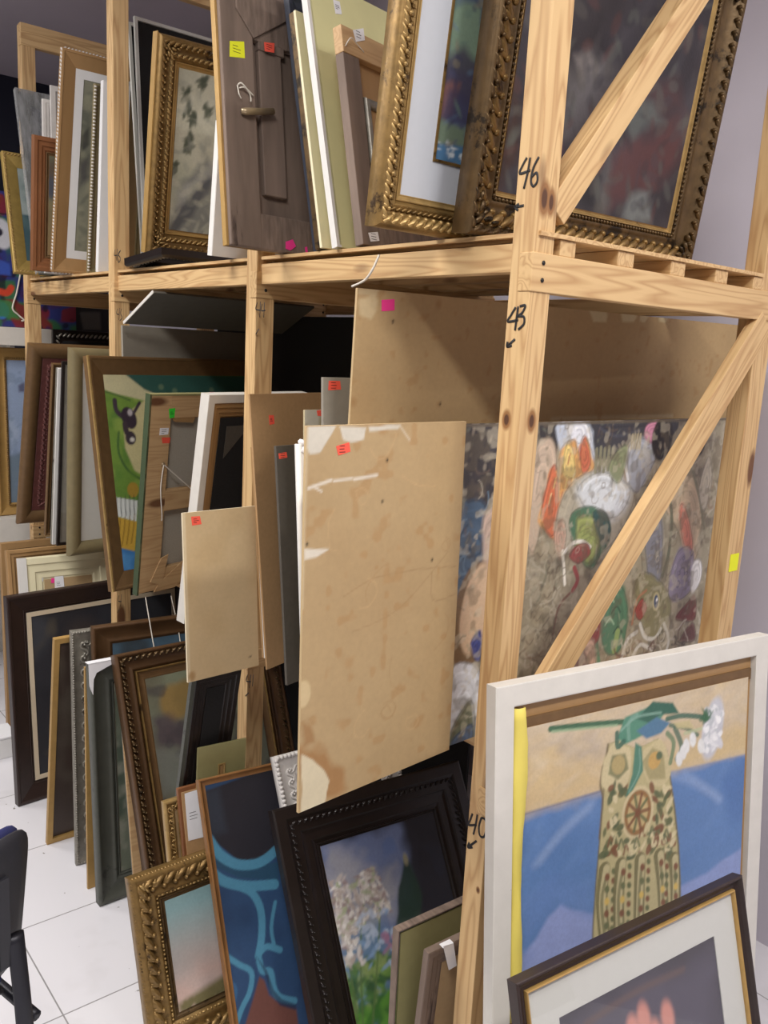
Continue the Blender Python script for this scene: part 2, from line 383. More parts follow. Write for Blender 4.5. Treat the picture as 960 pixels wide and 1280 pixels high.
def carve(root, W, H, d, y, size, pitch, style, mat, name='carved_ornament', relief=.5, label=None, sides=(0,1,2,3)):
    mb = MB(); r = random.Random(3)
    c = [(d,d),(W-d,d),(W-d,H-d),(d,H-d)]
    for k in sides:
        a, b = Vector(c[k]), Vector(c[(k+1)%4]); L = (b-a).length; n = max(1, int(L/pitch)); t = (b-a)/L
        ang = math.atan2(t.y, t.x); nrm = Vector((-t.y, t.x))
        for i in range(n):
            p = a+t*((i+.5)*L/n); e = lambda q, rr, dy, ro: mb.ell((q.x, y+dy, q.y), (rr[0], rr[0]*relief*.6 if len(rr) < 3 else rr[2], rr[1]), ro)
            if style == 'bead': e(p, (size, size, size*.8), 0, 0)
            elif style == 'rope': e(p, (size*1.3, size*.55, size*.6), 0, ang+.75)
            elif style == 'leaf':       # a curled leaf: long lobe, two side lobes, a curl at its tip
                s = 1 if i % 2 == 0 else -1
                e(p, (size*1.05, size*.38, size*relief), 0, ang+.6)
                e(p+t*size*.5+nrm*size*.1, (size*.72, size*.3, size*relief*.8), 0, ang+1.15)
                e(p-t*size*.35-nrm*size*.3, (size*.7, size*.3, size*relief*.8), 0, ang+.15)
                e(p+t*size*.75+nrm*size*.62, (size*.32, size*.3, size*relief), 0, 0)
            elif style == 'scroll':     # an S scroll with a rosette
                pts = []
                for q in range(15):
                    f = q/14*2-1; rr = size*.62*(1-.75*abs(f)); w = f*4.2
                    cc = p+t*size*.62*(1 if f > 0 else -1)
                    v = cc+t*(-math.cos(w)*rr*(1 if f > 0 else -1))+nrm*(math.sin(w)*rr)
                    pts.append((v.x, y, v.y))
                mb.tube(pts, size*.17, 6)
                e(p+t*size*.62, (size*.2, size*.2, size*.3), 0, 0); e(p-t*size*.62, (size*.2, size*.2, size*.3), 0, 0)
            elif style == 'pearl_bar':
                if i % 4 == 3: e(p, (size*1.5, size*.8, size*.7), 0, ang)
                else: e(p, (size*.7, size*.8, size*.7), 0, ang)
    return mb.build(name, mat, root, label)
def corner_leaves(root, W, H, d, y, size, mat, name='corner_ornament'):
    for cx, cz, sx, sz in ((d,d,1,1),(W-d,d,-1,1),(W-d,H-d,-1,-1),(d,H-d,1,-1)):
        mb = MB()
        for k, (u, v, l) in enumerate(((.1,.1,1.),(.9,.15,.8),(.15,.9,.8),(1.6,.0,.6),(0,1.6,.6),(.6,.6,.7))):
            mb.ell((cx+sx*u*size, y, cz+sz*v*size), (size*.62*l, size*.3, size*.26*l), (PI/4 if k in (0,5) else (0.25 if u > v else 1.3))*sx*sz)
        mb.build(name, mat, root)
def slab(root, x0, z0, x1, z1, y0, y1, mat, name, label=None, bevel=0.):
    mb = MB(); mb.box(x0, y0, z0, x1, y1, z1); return mb.build(name, mat, root, label, bevel)
def sticker(root, pts, mat, name='price_sticker', y=-.0006, marks=0, label=None):
    mb = MB(); mb.prism(pts, y, y+.0005); o = mb.build(name, mat, root, label)
    if marks:
        cx = sum(p[0] for p in pts)/len(pts); cz = sum(p[1] for p in pts)/len(pts); w = (max(p[0] for p in pts)-min(p[0] for p in pts)); r = random.Random(marks)
        m2 = MB()
        for k in range(3):
            z = cz+(1-k)*w*.16; m2.box(cx-w*.28, y-.0003, z-.0006, cx+w*r.uniform(.02,.26), y-.0001, z+.0006)
        m2.build('faint_writing', M['ink'], o)
    return o
def string(root, pts, r=.0016, name='hanging_string', mat='string', smooth=True, label=None):
    mb = MB(); mb.tube(smooth_path(pts, 6) if smooth else pts, r, 6); return mb.build(name, M[mat], root, label)
def framed(name, pose, label, cat, fw, prof, mat, group=None, art=None, artmat='paint', res=.005, back='card', depth=.6, slip=None, label_frame=None, smooth=False, canvas='painted_canvas', bcol=(120,100,76)):
    root, W, H, T = place(name, pose, label, cat, group)
    moulding(root, W, H, T, fw, prof, M[mat], 'frame', label=label_frame, smooth=smooth)
    ins = fw-.003
    if slip:
        sw, sm = slip; moulding(root, W, H, T*.4, sw, 'cove', M[sm], 'inner_slip', fw-.002, T*(depth-.12)); ins = fw+sw-.004
    if art:
        a = Art(ins, ins, W-ins, H-ins, res); art(a); a.build(canvas, T*depth, M[artmat], root, .003, bcol)
    else:
        slab(root, ins, ins, W-ins, H-ins, T*depth, T*depth+.003, M[back], 'backing_board')
    return root, W, H, T
def RECT(x0, z0, x1, z1): return [(x0,z0),(x1,z0),(x1,z1),(x0,z1)]
# ------------------------------------------------------------------ the room
def struct(name, mb, mat, bevel=0.):
    return tag(mb.build(name, mat, None, None, bevel), kind='structure')
def m_floor():
    m, nt, b = newmat('white floor tiles'); tc = N(nt, 'ShaderNodeTexCoord')
    br = N(nt, 'ShaderNodeTexBrick'); br.offset = 0.; br.inputs['Scale'].default_value = 1.; br.inputs['Mortar Size'].default_value = .0022
    br.inputs['Brick Width'].default_value = .42; br.inputs['Row Height'].default_value = .42; br.inputs['Mortar Smooth'].default_value = .1
    br.inputs['Color1'].default_value = (*lrgb(228, 227, 232), 1); br.inputs['Color2'].default_value = (*lrgb(224, 223, 229), 1); br.inputs['Mortar'].default_value = (*lrgb(150, 148, 150), 1)
    mp = N(nt, 'ShaderNodeMapping'); mp.inputs['Location'].default_value = (.12, .16, 0)
    nt.links.new(tc.outputs['Object'], mp.inputs[0]); nt.links.new(mp.outputs[0], br.inputs['Vector'])
    sp = noise(nt, 34, 2, tc.outputs['Object']); dirt = noise(nt, 3, 4, tc.outputs['Object'])
    c = mix(nt, ramp(nt, sp, .74, .78), br.outputs['Color'], lrgb(120, 116, 112))
    c = mix(nt, ramp(nt, dirt, .55, .9), c, lrgb(196, 194, 196))
    nt.links.new(c, b.inputs['Base Color']); b.inputs['Roughness'].default_value = .32; return m
WX0, WX1, WY0, WY1, CZ = -5.4, 2.6, -3.4, 1.33, 1.48
wallm = m_plain('lilac white wall paint', lrgb(205, 200, 212), .85, 0, .03, 6, .04)
ceilm = m_plain('grey lilac ceiling paint', lrgb(196, 186, 194), .9, 0, .04, 5, .03)
roomm = m_plain('grey room wall paint', lrgb(112, 108, 112), .85, 0, .03, 6, .04)
darkm = m_plain('dark navy wall paint', lrgb(34, 36, 52), .85, 0, .1, 6, .04)
mb = MB(); mb.box(WX0, WY0, ZF-.1, WX1, WY1, ZF); struct('floor', mb, m_floor())
mb = MB(); mb.box(WX0, WY0, CZ, WX1, WY1, CZ+.1); struct('ceiling', mb, ceilm)
mb = MB(); mb.box(WX0-.1, WY1, ZF-.1, WX1+.1, WY1+.1, CZ+.1); struct('wall_back', mb, wallm)
mb = MB(); mb.box(WX0-.1, WY0, ZF, WX0, WY1, CZ); struct('wall_left', mb, darkm)
mb = MB(); mb.box(WX1, WY0, ZF, WX1+.1, WY1, CZ); struct('wall_right', mb, roomm)
mb = MB(); mb.box(WX0-.1, WY0-.1, ZF-.1, WX1+.1, WY0, CZ+.1); struct('wall_front', mb, roomm)

# ------------------------------------------------------------------ the pine rack: one thing, nailed together
rack = bpy.data.objects.new('storage_rack', None); C.objects.link(rack); rack.location = (-1.5, .47, ZF)
tag(rack, 'tall raw pine storage rack of posts, beams and slatted decks, black numbers on its posts', 'rack')
RL = Vector(rack.location)
def beam(name, p0, p1, w, h, up=(0,0,1), mat=None, bevel=.0018, label=None):
    p0 = Vector(p0)-RL; p1 = Vector(p1)-RL; x = (p1-p0).normalized(); L = (p1-p0).length
    z = Vector(up); z = (z-x*z.dot(x)).normalized(); y = z.cross(x)
    mb = MB(); mb.box(-L/2, -w/2, -h/2, L/2, w/2, h/2)
    o = mb.build(name, mat or M['pine'], rack, label, bevel); c = (p0+p1)/2
    o.matrix_basis = Matrix(((x.x,y.x,z.x,c.x),(x.y,y.y,z.y,c.y),(x.z,y.z,z.z,c.z),(0,0,0,1)))
    return o
PW, PDp, PT = .0545, .0586, 1.085
# the near post's own knots, in its local frame (long axis x = up)
def loc_knot(X, Y, Z): return (Z-(ZF+PT)/2, X, Y)
posts = []
for k in range(4):
    pm = M['pine']
    if k == 0:
        c0 = Vector((-PW/2, PDp/2, (ZF+PT)/2))
        kn = []
        for (X, Y, Z, r, st) in ((-.034, 0, -.338, .0085, 1.7), (0, .036, -.338, .009, 1.9), (0, .02, .079, .011, 2.2), (-.02, 0, -1.34, .005, 1.5), (0, .01, -.62, .004, 2)):
            kn.append((Z-c0.z, -(Y-c0.y) if False else 0, 0, r, st))
        # local axes of the post: x = up, z = -x world, y = z cross x
        def P2L(X, Y, Z):
            d = Vector((X, Y, Z))-c0; x = Vector((0,0,1)); z = Vector((-1,0,0)); y = z.cross(x); return (d.dot(x), d.dot(y), d.dot(z))
        kn = [(*P2L(X, Y, Z), r, st) for (X, Y, Z, r, st) in ((-.034, 0, -.338, .0085, 1.7), (0, .036, -.338, .009, 1.9), (0, .02, .079, .011, 2.2), (0, .04, .075, .008, 2.4), (-.01, 0, -1.36, .004, 1.5))]
        pm = m_pine('pine wood of the near post', PL, PD, kn)
    posts.append(beam('post', (-k-PW/2, PDp/2, ZF), (-k-PW/2, PDp/2, PT), PDp, PW, (-1,0,0), pm))
    pb = beam('post', (-k-PW/2, .9075, ZF), (-k-PW/2, .9075, PT), .075, PW, (-1,0,0))
    if k == 0: back_post = pb
    for zt, hh in ((-.019, .072), (-1.121, .062), (PT, .09)):     # cross beams let into the posts
        cb = beam('cross_beam', (-k-.0135, -.0025, zt-hh/2), (-k-.0135, .948, zt-hh/2), .034, hh)
        if zt < 1:
            nb = MB()
            for yy in (.028, .93):
                for dz in (.018, -.014):
                    # nail heads: small discs proud of the wood
                    nb.tube([(.0, 0, 0), (.0014, 0, 0)], .0045, 8)
                    for i in range(len(nb.v)-16, len(nb.v)):
                        x, y, z = nb.v[i]; nb.v[i] = (x-k+.0035-RL.x, y+yy-RL.y, z+zt-hh/2+dz-RL.z)
            no = nb.build('nail_head', M['steel'], cb); no.matrix_parent_inverse = cb.matrix_basis.inverted()
for base in (0., -1.102):
    if base == 0: beam('front_joist', (-3.05, .032, base-.026), (-.05, .032, base-.026), .036, .054)
    for yc, w in ((.10, .047) if base == 0 else (.145, .047), (.29, .056), (.485, .057), (.67, .055), (.845, .05)):
        beam('deck_joist', (-3.05, yc, base-.0035), (.001, yc, base-.0035), w, .031)
    for k in range(3):
        mb = MB(); mb.box(-k-1+.002, .012 if base == 0 else .12, base+.0125, -k+(.006 if k == 0 else -.002), .86, base+.0205)
        for i in range(8):
            x, y, z = mb.v[i]; mb.v[i] = (x-RL.x, y-RL.y, z-RL.z)
        mb.build('deck_board', M['pine'], rack)
beam('shade_gap_rail', (-3.05, .955, -.052), (0, .955, -.052), .02, .05)  # added rail, stands in for the dark band beneath the upper deck
bd = Vector((0, .423, .527)).normalized()
beam('diagonal_brace', Vector((-.026, .062, .058)), Vector((-.026, .062, .058))+bd*1.27, .05, .058, (0, -.78, .62))
beam('diagonal_brace', (-.008, .095, -1.0), (-.008, .905, -.095), .026, .076, (0, -.75, .66))
# black marker numbers and arrows on the post fronts
def marks(post, digits, arrow, w=.005):   # each written digit and the arrow is a piece of its own
    for nm, strokes in [('marker_digit', d) for d in digits]+[('marker_arrow', arrow)]*(1 if arrow else 0):
        mb = MB()
        for st in strokes:
            pts = smooth_path([(x, -.0009, z) for x, z in st], 5) if len(st) > 2 else [Vector((x, -.0009, z)) for x, z in st]
            mb.tube([p-RL for p in pts], w/2, 6, flat=.12)
        o = mb.build(nm, M['ink'], post); o.matrix_parent_inverse = post.matrix_basis.inverted()
marks(posts[0], [[[(-0.0331, 0.1523), (-0.0418, 0.1406), (-0.0482, 0.1257), (-0.0226, 0.1284)], [(-0.0251, 0.1513), (-0.0283, 0.1262), (-0.0350, 0.0969)]], [[(-0.0036, 0.1499), (-0.0151, 0.1317), (-0.0186, 0.1095), (-0.0115, 0.0988), (-0.0028, 0.1077), (-0.0063, 0.1222), (-0.0174, 0.1164)]]], [[(-0.0317, 0.0664), (-0.0539, 0.0655)], [(-0.0442, 0.0704), (-0.0539, 0.0655), (-0.0450, 0.0589)]])
marks(posts[0], [[[(-0.0319, -0.1208), (-0.0427, -0.1359), (-0.0498, -0.1481), (-0.0231, -0.1449)], [(-0.0259, -0.1193), (-0.0275, -0.1419), (-0.0292, -0.1646)]], [[(-0.0218, -0.1193), (-0.0077, -0.1179), (-0.0143, -0.1313), (-0.0239, -0.1374), (-0.0095, -0.1388), (-0.0080, -0.1523), (-0.0212, -0.1630)]]], [[(-0.0275, -0.1813), (-0.0469, -0.1957)], [(-0.0458, -0.1864), (-0.0469, -0.1957), (-0.0345, -0.1938)]])
marks(posts[0], [[[(-0.0424, -1.1935), (-0.0480, -1.2114), (-0.0516, -1.2247), (-0.0282, -1.2131)], [(-0.0283, -1.1886), (-0.0307, -1.2125), (-0.0354, -1.2395)]], [[(-0.0161, -1.1902), (-0.0210, -1.2133), (-0.0167, -1.2320), (-0.0049, -1.2298), (0.0002, -1.2103), (-0.0042, -1.1900), (-0.0161, -1.1902)]]], [[(-0.0246, -1.2493), (-0.0489, -1.2772)], [(-0.0453, -1.2638), (-0.0489, -1.2772), (-0.0348, -1.2699)]])
marks(posts[1], [[[(-0.9917, -0.1036), (-0.9995, -0.1209), (-0.9737, -0.1253)], [(-0.9748, -0.1016), (-0.9770, -0.1447)]], [[(-0.9661, -0.1081), (-0.9695, -0.1253), (-0.9486, -0.1253)], [(-0.9538, -0.1039), (-0.9560, -0.1446)]]], [[(-0.9799, -0.1751), (-0.9963, -0.1907)]], .0036)
marks(posts[1], [[[(-0.9968, -1.1959), (-1.0053, -1.2193), (-0.9773, -1.2122)], [(-0.9783, -1.1897), (-0.9857, -1.2355)]], [[(-0.9646, -1.1851), (-0.9675, -1.2240)]]], [[(-0.9896, -1.2523), (-1.0079, -1.2691)]], .0036)
marks(posts[2], [[[(-1.9892, 0.0906), (-1.9969, 0.0715), (-1.9677, 0.0701)], [(-1.9674, 0.0922), (-1.9753, 0.0509)]], [[(-1.9387, 0.0852), (-1.9604, 0.0725), (-1.9391, 0.0576), (-1.9536, 0.0444), (-1.9678, 0.0617), (-1.9387, 0.0852)]]], None, .0036)
marks(posts[2], [[[(-1.9707, -0.1179), (-1.9783, -0.1350), (-1.9564, -0.1378)], [(-1.9487, -0.1152), (-1.9567, -0.1577)]], [[(-1.9343, -0.1181), (-1.9418, -0.1350), (-1.9275, -0.1491), (-1.9494, -0.1605)]]], None, .0036)
marks(posts[2], [[[(-1.9723, -1.2007), (-1.9804, -1.2254), (-1.9493, -1.2204)], [(-1.9489, -1.1914), (-1.9573, -1.2419)]]], [[(-1.9731, -1.2591), (-1.9891, -1.2765)]], .0036)
sq = MB(); sq.prism(RECT(-.022, -.024, .022, .024), -.0008, 0); o = sq.build('price_sticker', M['st_yellow'], back_post, 'yellow square sticker')
o.matrix_parent_inverse = back_post.matrix_basis.inverted(); o.matrix_basis = Matrix.Translation(Vector((.0006, .905, -.729))-RL)@Matrix.Rotation(PI/2, 4, 'Z')

# ------------------------------------------------------------------ upper shelf, first bay
def art_dark(a):
    a.fill((44, 40, 46))
    a.mottle(.12, (70, 66, 72), .5, .25, .8)
    a.poly([(0.215, 0.282), (0.283, 0.403), (0.415, 0.378), (0.388, 0.284), (0.319, 0.239), (0.240, 0.193)], (108, 104, 104), .05, .7, .03)
    a.poly([(0.251, 0.380), (0.296, 0.405), (0.332, 0.375), (0.286, 0.350)], (128, 122, 120), .02, .8, .01)
    a.poly([(0.436, 0.227), (0.568, 0.284), (0.679, 0.340), (0.680, 0.251), (0.626, 0.170), (0.526, 0.138), (0.444, 0.109)], (92, 52, 50), .05, .75, .03)
    a.poly([(0.505, 0.373), (0.613, 0.421), (0.659, 0.371), (0.557, 0.316)], (80, 52, 52), .04, .7, .02)
    a.poly([(0.429, 0.292), (0.542, 0.356), (0.601, 0.325), (0.498, 0.263)], (96, 102, 98), .03, .7, .02)
    a.poly([(0.411, 0.121), (0.427, 0.209), (0.464, 0.094), (0.407, 0.086)], (98, 96, 92), .03, .8, .02)
    a.poly([(0.508, 0.100), (0.539, 0.143), (0.595, 0.165), (0.627, 0.088), (0.543, 0.086)], (116, 122, 120), .03, .85, .02)
    a.poly([(0.327, 0.167), (0.394, 0.195), (0.417, 0.102), (0.327, 0.101)], (26, 26, 30), .03, .9, .02)
    a.poly([(0.064, 0.266), (0.077, 0.354), (0.136, 0.160), (0.105, 0.094)], (62, 42, 36), .03, .9, .02)
    a.poly([(0.229, 0.223), (0.271, 0.238), (0.269, 0.182), (0.236, 0.161)], (96, 52, 80), .02, .6, .02)
    a.dabs(260, [(60,58,64), (84,80,74), (88,54,50), (40,38,44), (92,94,88), (70,66,68)], .022, a=.4, seed=4)
r, W, H, T = framed('framed_painting', (-0.1596, -0.0176, 0.0225, 1.00, 6.69, 0.789, 0.700, 0.050), 'large dark abstract painting in wide worn gilt frame behind upper diagonal brace', 'framed painting', .084, 'scoop', 'gilt_dark', 'pictures on the upper shelf', art_dark, 'paint', .0045, slip=(.014, 'gilt_light'), smooth=True)
carve(r, W, H, .012, .006, .0155, .026, 'leaf', M['gilt_dark'], 'scalloped_edge')
carve(r, W, H, .034, .014, .026, .032, 'leaf', M['gilt'], 'carved_ornament', .3, sides=(0, 3))
carve(r, W, H, .077, .022, .0045, .011, 'bead', M['gilt_dark'], 'bead_course')
corner_leaves(r, W, H, .03, .01, .03, M['gilt_dark'])

def art_coast(a):
    a.fill((84, 96, 132))
    a.poly([(0.142, 0.435), (0.226, 0.458), (0.244, 0.376), (0.218, 0.333), (0.153, 0.325)], (140, 164, 138), .02, .9, .01)
    a.poly([(0.138, 0.343), (0.190, 0.363), (0.244, 0.346), (0.258, 0.258), (0.140, 0.279)], (84, 78, 96), .02, .9, .01)
    a.poly([(0.141, 0.286), (0.190, 0.304), (0.182, 0.231), (0.141, 0.223)], (150, 104, 96), .015, .8, .008)
    a.poly([(0.171, 0.286), (0.240, 0.285), (0.241, 0.224), (0.150, 0.225)], (78, 74, 100), .015, .8, .008)
    a.poly([(0.141, 0.223), (0.242, 0.221), (0.244, 0.186), (0.143, 0.179)], (124, 142, 116), .012, .9, .008)
    a.poly([(0.139, 0.178), (0.248, 0.189), (0.255, 0.133), (0.141, 0.127)], (84, 128, 168), .006, .95, .004)
    a.dabs(30, [(226, 232, 236)], .006, box=(.15, .16, .3, .19), rot=0., a=.8, seed=2, ratio=.5)
    a.dabs(90, [(120,146,132), (92,92,120), (70,72,104), (150,140,120), (110,134,160)], .014, a=.5, seed=5)
r, W, H, T = place('framed_painting', (-0.2498, -0.1792, 0.0225, 0.00, 5.95, 0.550, 0.620, 0.040), 'coast painting under wide pale grey mount in bright carved gold frame', 'framed painting', 'pictures on the upper shelf')
moulding(r, W, H, T, .06, 'baroque', M['gilt'], smooth=True)
carve(r, W, H, .017, .004, .017, .021, 'leaf', M['gilt_light'], relief=.35)
carve(r, W, H, .04, .014, .008, .014, 'leaf', M['gilt'], 'inner_ornament')
moulding(r, W, H, .012, .014, 'cove', M['gilt_light'], 'inner_slip', .056, .018)
mb = MB(); mb.ring(.066, .066, W-.066, H-.066, [(0,.026),(0,.0245),(.080,.0245),(.080,.026)]); mb.build('mount_card', M['mat_grey'], r)
moulding(r, W, H, .006, .006, 'flat', M['gilt'], 'mount_fillet', .144, .022)
a = Art(.146, .13, W-.146, H-.146, .004); art_coast(a); a.build('painted_canvas', .027, M['paint'], r)
slab(r, .05, .05, W-.05, H-.05, .0335, .0365, M['card'], 'backing_board')

# old picture backs ------------------------------------------------
r, W, H, T = place('turned_painting', (-0.5397, 0.0124, 0.0275, -12.00, -11.53, 0.450, 0.505, 0.025), 'old brown picture back with pink wood top rail and paper tags', 'framed painting', 'pictures on the upper shelf')
slab(r, 0, 0, .058, H-.062, 0, T, M['oldwood_z'], 'stretcher_bar', None, .002); slab(r, W-.058, 0, W, H-.062, 0, T, M['oldwood_z'], 'stretcher_bar', None, .002)
slab(r, .058, 0, W-.058, .058, .001, T, M['oldwood'], 'stretcher_bar', None, .002)
slab(r, 0, H-.062, W, H, -.002, T, M['pine_raw'], 'top_rail', 'pinkish pine top rail', .002)
moulding(r, W, H-.07, .014, .022, 'round', M['silver'], 'inner_moulding', .074, .003, 'pale worn inner moulding')
slab(r, .056, .056, W-.056, H-.06, .016, .02, M['tanwood'], 'backing_board')
sticker(r, [(0.042, 0.503), (0.083, 0.520), (0.084, 0.492), (0.049, 0.478)], M['paper'], 'paper_label', -.003, 3)
sticker(r, [(0.022, 0.029), (0.059, 0.036), (0.062, 0.015), (0.028, 0.009)], M['paper'], 'paper_label', -.001, 5)
string(r, [(.006,-.004,.455),(.02,-.012,.475),(.05,-.006,.47),(.075,-.003,.462)], .0012)
r, W, H, T = place('framed_painting', (-0.6256, 0.0029, 0.0252, -10.00, -13.08, 0.500, 0.660, 0.012), 'wide flat pale yellow green frame leaning between two picture backs', 'framed painting', 'pictures on the upper shelf')
moulding(r, W, H, T, .1, 'box', M['palegreen'])
slab(r, .09, .09, W-.09, H-.09, .006, .009, M['card'], 'backing_board')
slab(r, -.004, 0, .012, H, .0, T+.006, M['white'], 'edge_strip', 'white edge strip')
sticker(r, [(0.090, 0.620), (0.114, 0.624), (0.117, 0.593), (0.093, 0.587)], M['paper'], 'paper_label', -.001, 2)
r, W, H, T = place('panel', (-0.6996, 0.0064, 0.0278, -10.00, -12.24, 0.500, 0.581, 0.025), 'narrow cream board beside the pale green frame', 'board', 'pictures on the upper shelf')
slab(r, .0, 0, W, H, 0, .008, M['cream'], 'board_face', None, .001); slab(r, .0, 0, W, H, .0085, T, M['gilt_dark'], 'back_frame', 'dark gilt edge', .002)
framed('framed_painting', (-0.7479, 0.0301, 0.0270, -8.00, -13.14, 0.420, 0.660, 0.020), 'blue black lacquered frame edge beside the cream board', 'framed painting', .06, 'cove', 'blueblack', 'pictures on the upper shelf')

r, W, H, T = place('turned_painting', (-0.8635, -0.1598, 0.0263, -4.00, -7.31, 0.500, 0.660, 0.030), 'heavy dark brown wooden picture back with metal peg and bright stickers', 'framed painting', 'pictures on the upper shelf')
for z0, z1 in ((0, .09), (H-.14, H)):
    slab(r, .098, z0, W-.1, z1, .0015, T-.008, M['oldwood'], 'stretcher_bar', None, .003)
for x0, x1 in ((.004, .1), (W-.1, W)):
    slab(r, x0, 0, x1, H, 0, T-.008, M['oldwood_z'], 'stretcher_bar', None, .003)
slab(r, .0, 0, W, H, T-.0075, T, M['gilt'], 'front_frame', 'gold front moulding', .002)
slab(r, -.003, 0, .005, H, .012, T, M['gold_paint'], 'gilt_edge', 'gold edge strip', .001)
slab(r, .09, .085, W-.095, H-.13, .02, .024, M['oldwood_z'], 'backing_board')
slab(r, .118, .14, .19, H-.16, .004, .02, M['oldwood_z'], 'batten', None, .003)
slab(r, .118, .5, .2, .58, .002, .02, M['oldwood'], 'batten', None, .003)
mb = MB(); mb.prism([(.05,.58),(.10,.52),(.22,.60),(.22,.66),(.05,.66)], -.006, .0); mb.build('corner_brace', M['oldwood'], r, None, .002)
p = [[(0.049, 0.331), (0.144, 0.351)]][0]
mb = MB(); mb.tube([(p[0][0],-.006,p[0][1]),(p[0][0]+.01,-.012,p[0][1]),(p[1][0],-.012,p[1][1]-.002)], [.007,.009,.0085], 10); mb.build('peg', M['brass'], r, 'pale metal peg')
q = [(0.043, 0.391), (0.081, 0.373)]
string(r, [(q[0][0],-.002,q[0][1]),(q[0][0]+.006,-.012,q[0][1]+.006),(q[1][0]-.01,-.01,q[1][1]+.01),(q[1][0],-.004,q[1][1]),(q[1][0]-.004,-.01,q[1][1]-.014)], .002)
string(r, [(q[0][0]+.004,-.004,q[0][1]-.004),(q[0][0]+.018,-.011,q[0][1]-.002),(q[1][0]+.008,-.006,q[1][1]+.004)], .0018)
string(r, [(q[0][0],-.004,q[0][1]),(q[0][0]-.002,-.011,q[0][1]-.02),(q[0][0]+.006,-.008,q[0][1]-.03)], .0016)
sticker(r, [(0.029, 0.496), (0.072, 0.506), (0.072, 0.466), (0.026, 0.458)], M['st_yellow'], marks=1)
sticker(r, [(0.129, 0.518), (0.162, 0.524), (0.160, 0.500), (0.130, 0.496)], M['st_red'], y=-.0072, marks=2)
sticker(r, [(0.174, 0.027), (0.198, 0.036), (0.208, 0.019), (0.189, 0.006), (0.173, 0.009)], M['st_pink'])
sticker(r, [(0.238, 0.020), (0.246, 0.023), (0.248, 0.005), (0.240, 0.004)], M['st_pink'])
framed('framed_painting', (-1.1491, -0.0600, 0.0225, 0.00, 6.03, 0.400, 0.358, 0.025), 'slim white picture half hidden left of the dark brown picture back', 'framed painting', .05, 'flat', 'white', 'pictures on the upper shelf')

def art_mist(a):
    a.fill((196, 194, 172)); a.mottle(.16, (172, 176, 154), .45, .3, .7)
    a.poly([(0.078, 0.077), (0.114, 0.252), (0.199, 0.356), (0.244, 0.298), (0.265, 0.072), (0.160, 0.046)], (112, 116, 116), .04, .8, .03)
    a.poly([(0.078, 0.072), (0.107, 0.155), (0.241, 0.324), (0.246, 0.272), (0.132, 0.097), (0.106, 0.054)], (82, 84, 90), .02, .8, .015)
    a.poly([(0.104, 0.199), (0.239, 0.349), (0.243, 0.311), (0.107, 0.155)], (168, 168, 160), .02, .8, .015)
    for p in [(0.113, 0.520), (0.120, 0.475), (0.136, 0.383), (0.134, 0.363), (0.169, 0.563), (0.194, 0.481), (0.145, 0.447), (0.089, 0.282)]:
        a.dabs(14, [(70, 78, 62), (96, 100, 82)], .013, box=(p[0]-.012, p[1]-.02, p[0]+.012, p[1]+.02), rot=1.2, a=.8, seed=int(p[0]*1e4), ratio=.4)
    a.dabs(120, [(206,204,184), (180,180,160), (150,152,140)], .02, a=.35, seed=3)
r, W, H, T = framed('framed_painting', (-1.7601, 0.0197, 0.0705, 3.00, 9.23, 0.420, 0.680, 0.050), 'misty mountain landscape in ornate carved gold frame by third post', 'framed painting', .07, 'baroque', 'gilt', 'pictures on the upper shelf', art_mist, res=.005, slip=(.018, 'gold_paint'), smooth=True)
carve(r, W, H, .018, .006, .017, .02, 'leaf', M['gilt'], 'carved_ornament', .35)
carve(r, W, H, .05, .014, .010, .018, 'leaf', M['gilt_light'], 'inner_ornament')
corner_leaves(r, W, H, .034, .01, .022, M['gilt_light'])
slab(r, -.004, -.002, .0, H+.004, .012, T, M['gold_paint'], 'side_board', 'orange brown side board')
# a dark ornate frame lying on the deck under it
r, W, H, T = place('framed_picture', (-1.86, -.02, .0225, 0, 86, .5, .30, .03), 'dark ornate frame lying flat beneath the misty landscape', 'framed picture')
T = .03
for ch in (moulding(r, W, H, T, .07, 'baroque', M['black']),): pass
carve(r, W, H, .02, .006, .012, .022, 'leaf', M['silver'], 'carved_ornament')
framed('framed_painting', (-1.9993, 0.1200, 0.0238, 0.00, -6.03, 0.450, 0.905, 0.012), 'thin silver edged picture by third post, nearer of the two', 'framed painting', .012, 'flat', 'mat_cool', 'pictures on the upper shelf', back='blackcloth')
framed('framed_painting', (-2.0222, 0.1200, 0.0242, 0.00, -8.22, 0.450, 0.904, 0.012), 'thin silver edged picture by third post, taller one behind', 'framed painting', .012, 'flat', 'mat_cool', 'pictures on the upper shelf', back='blackcloth')

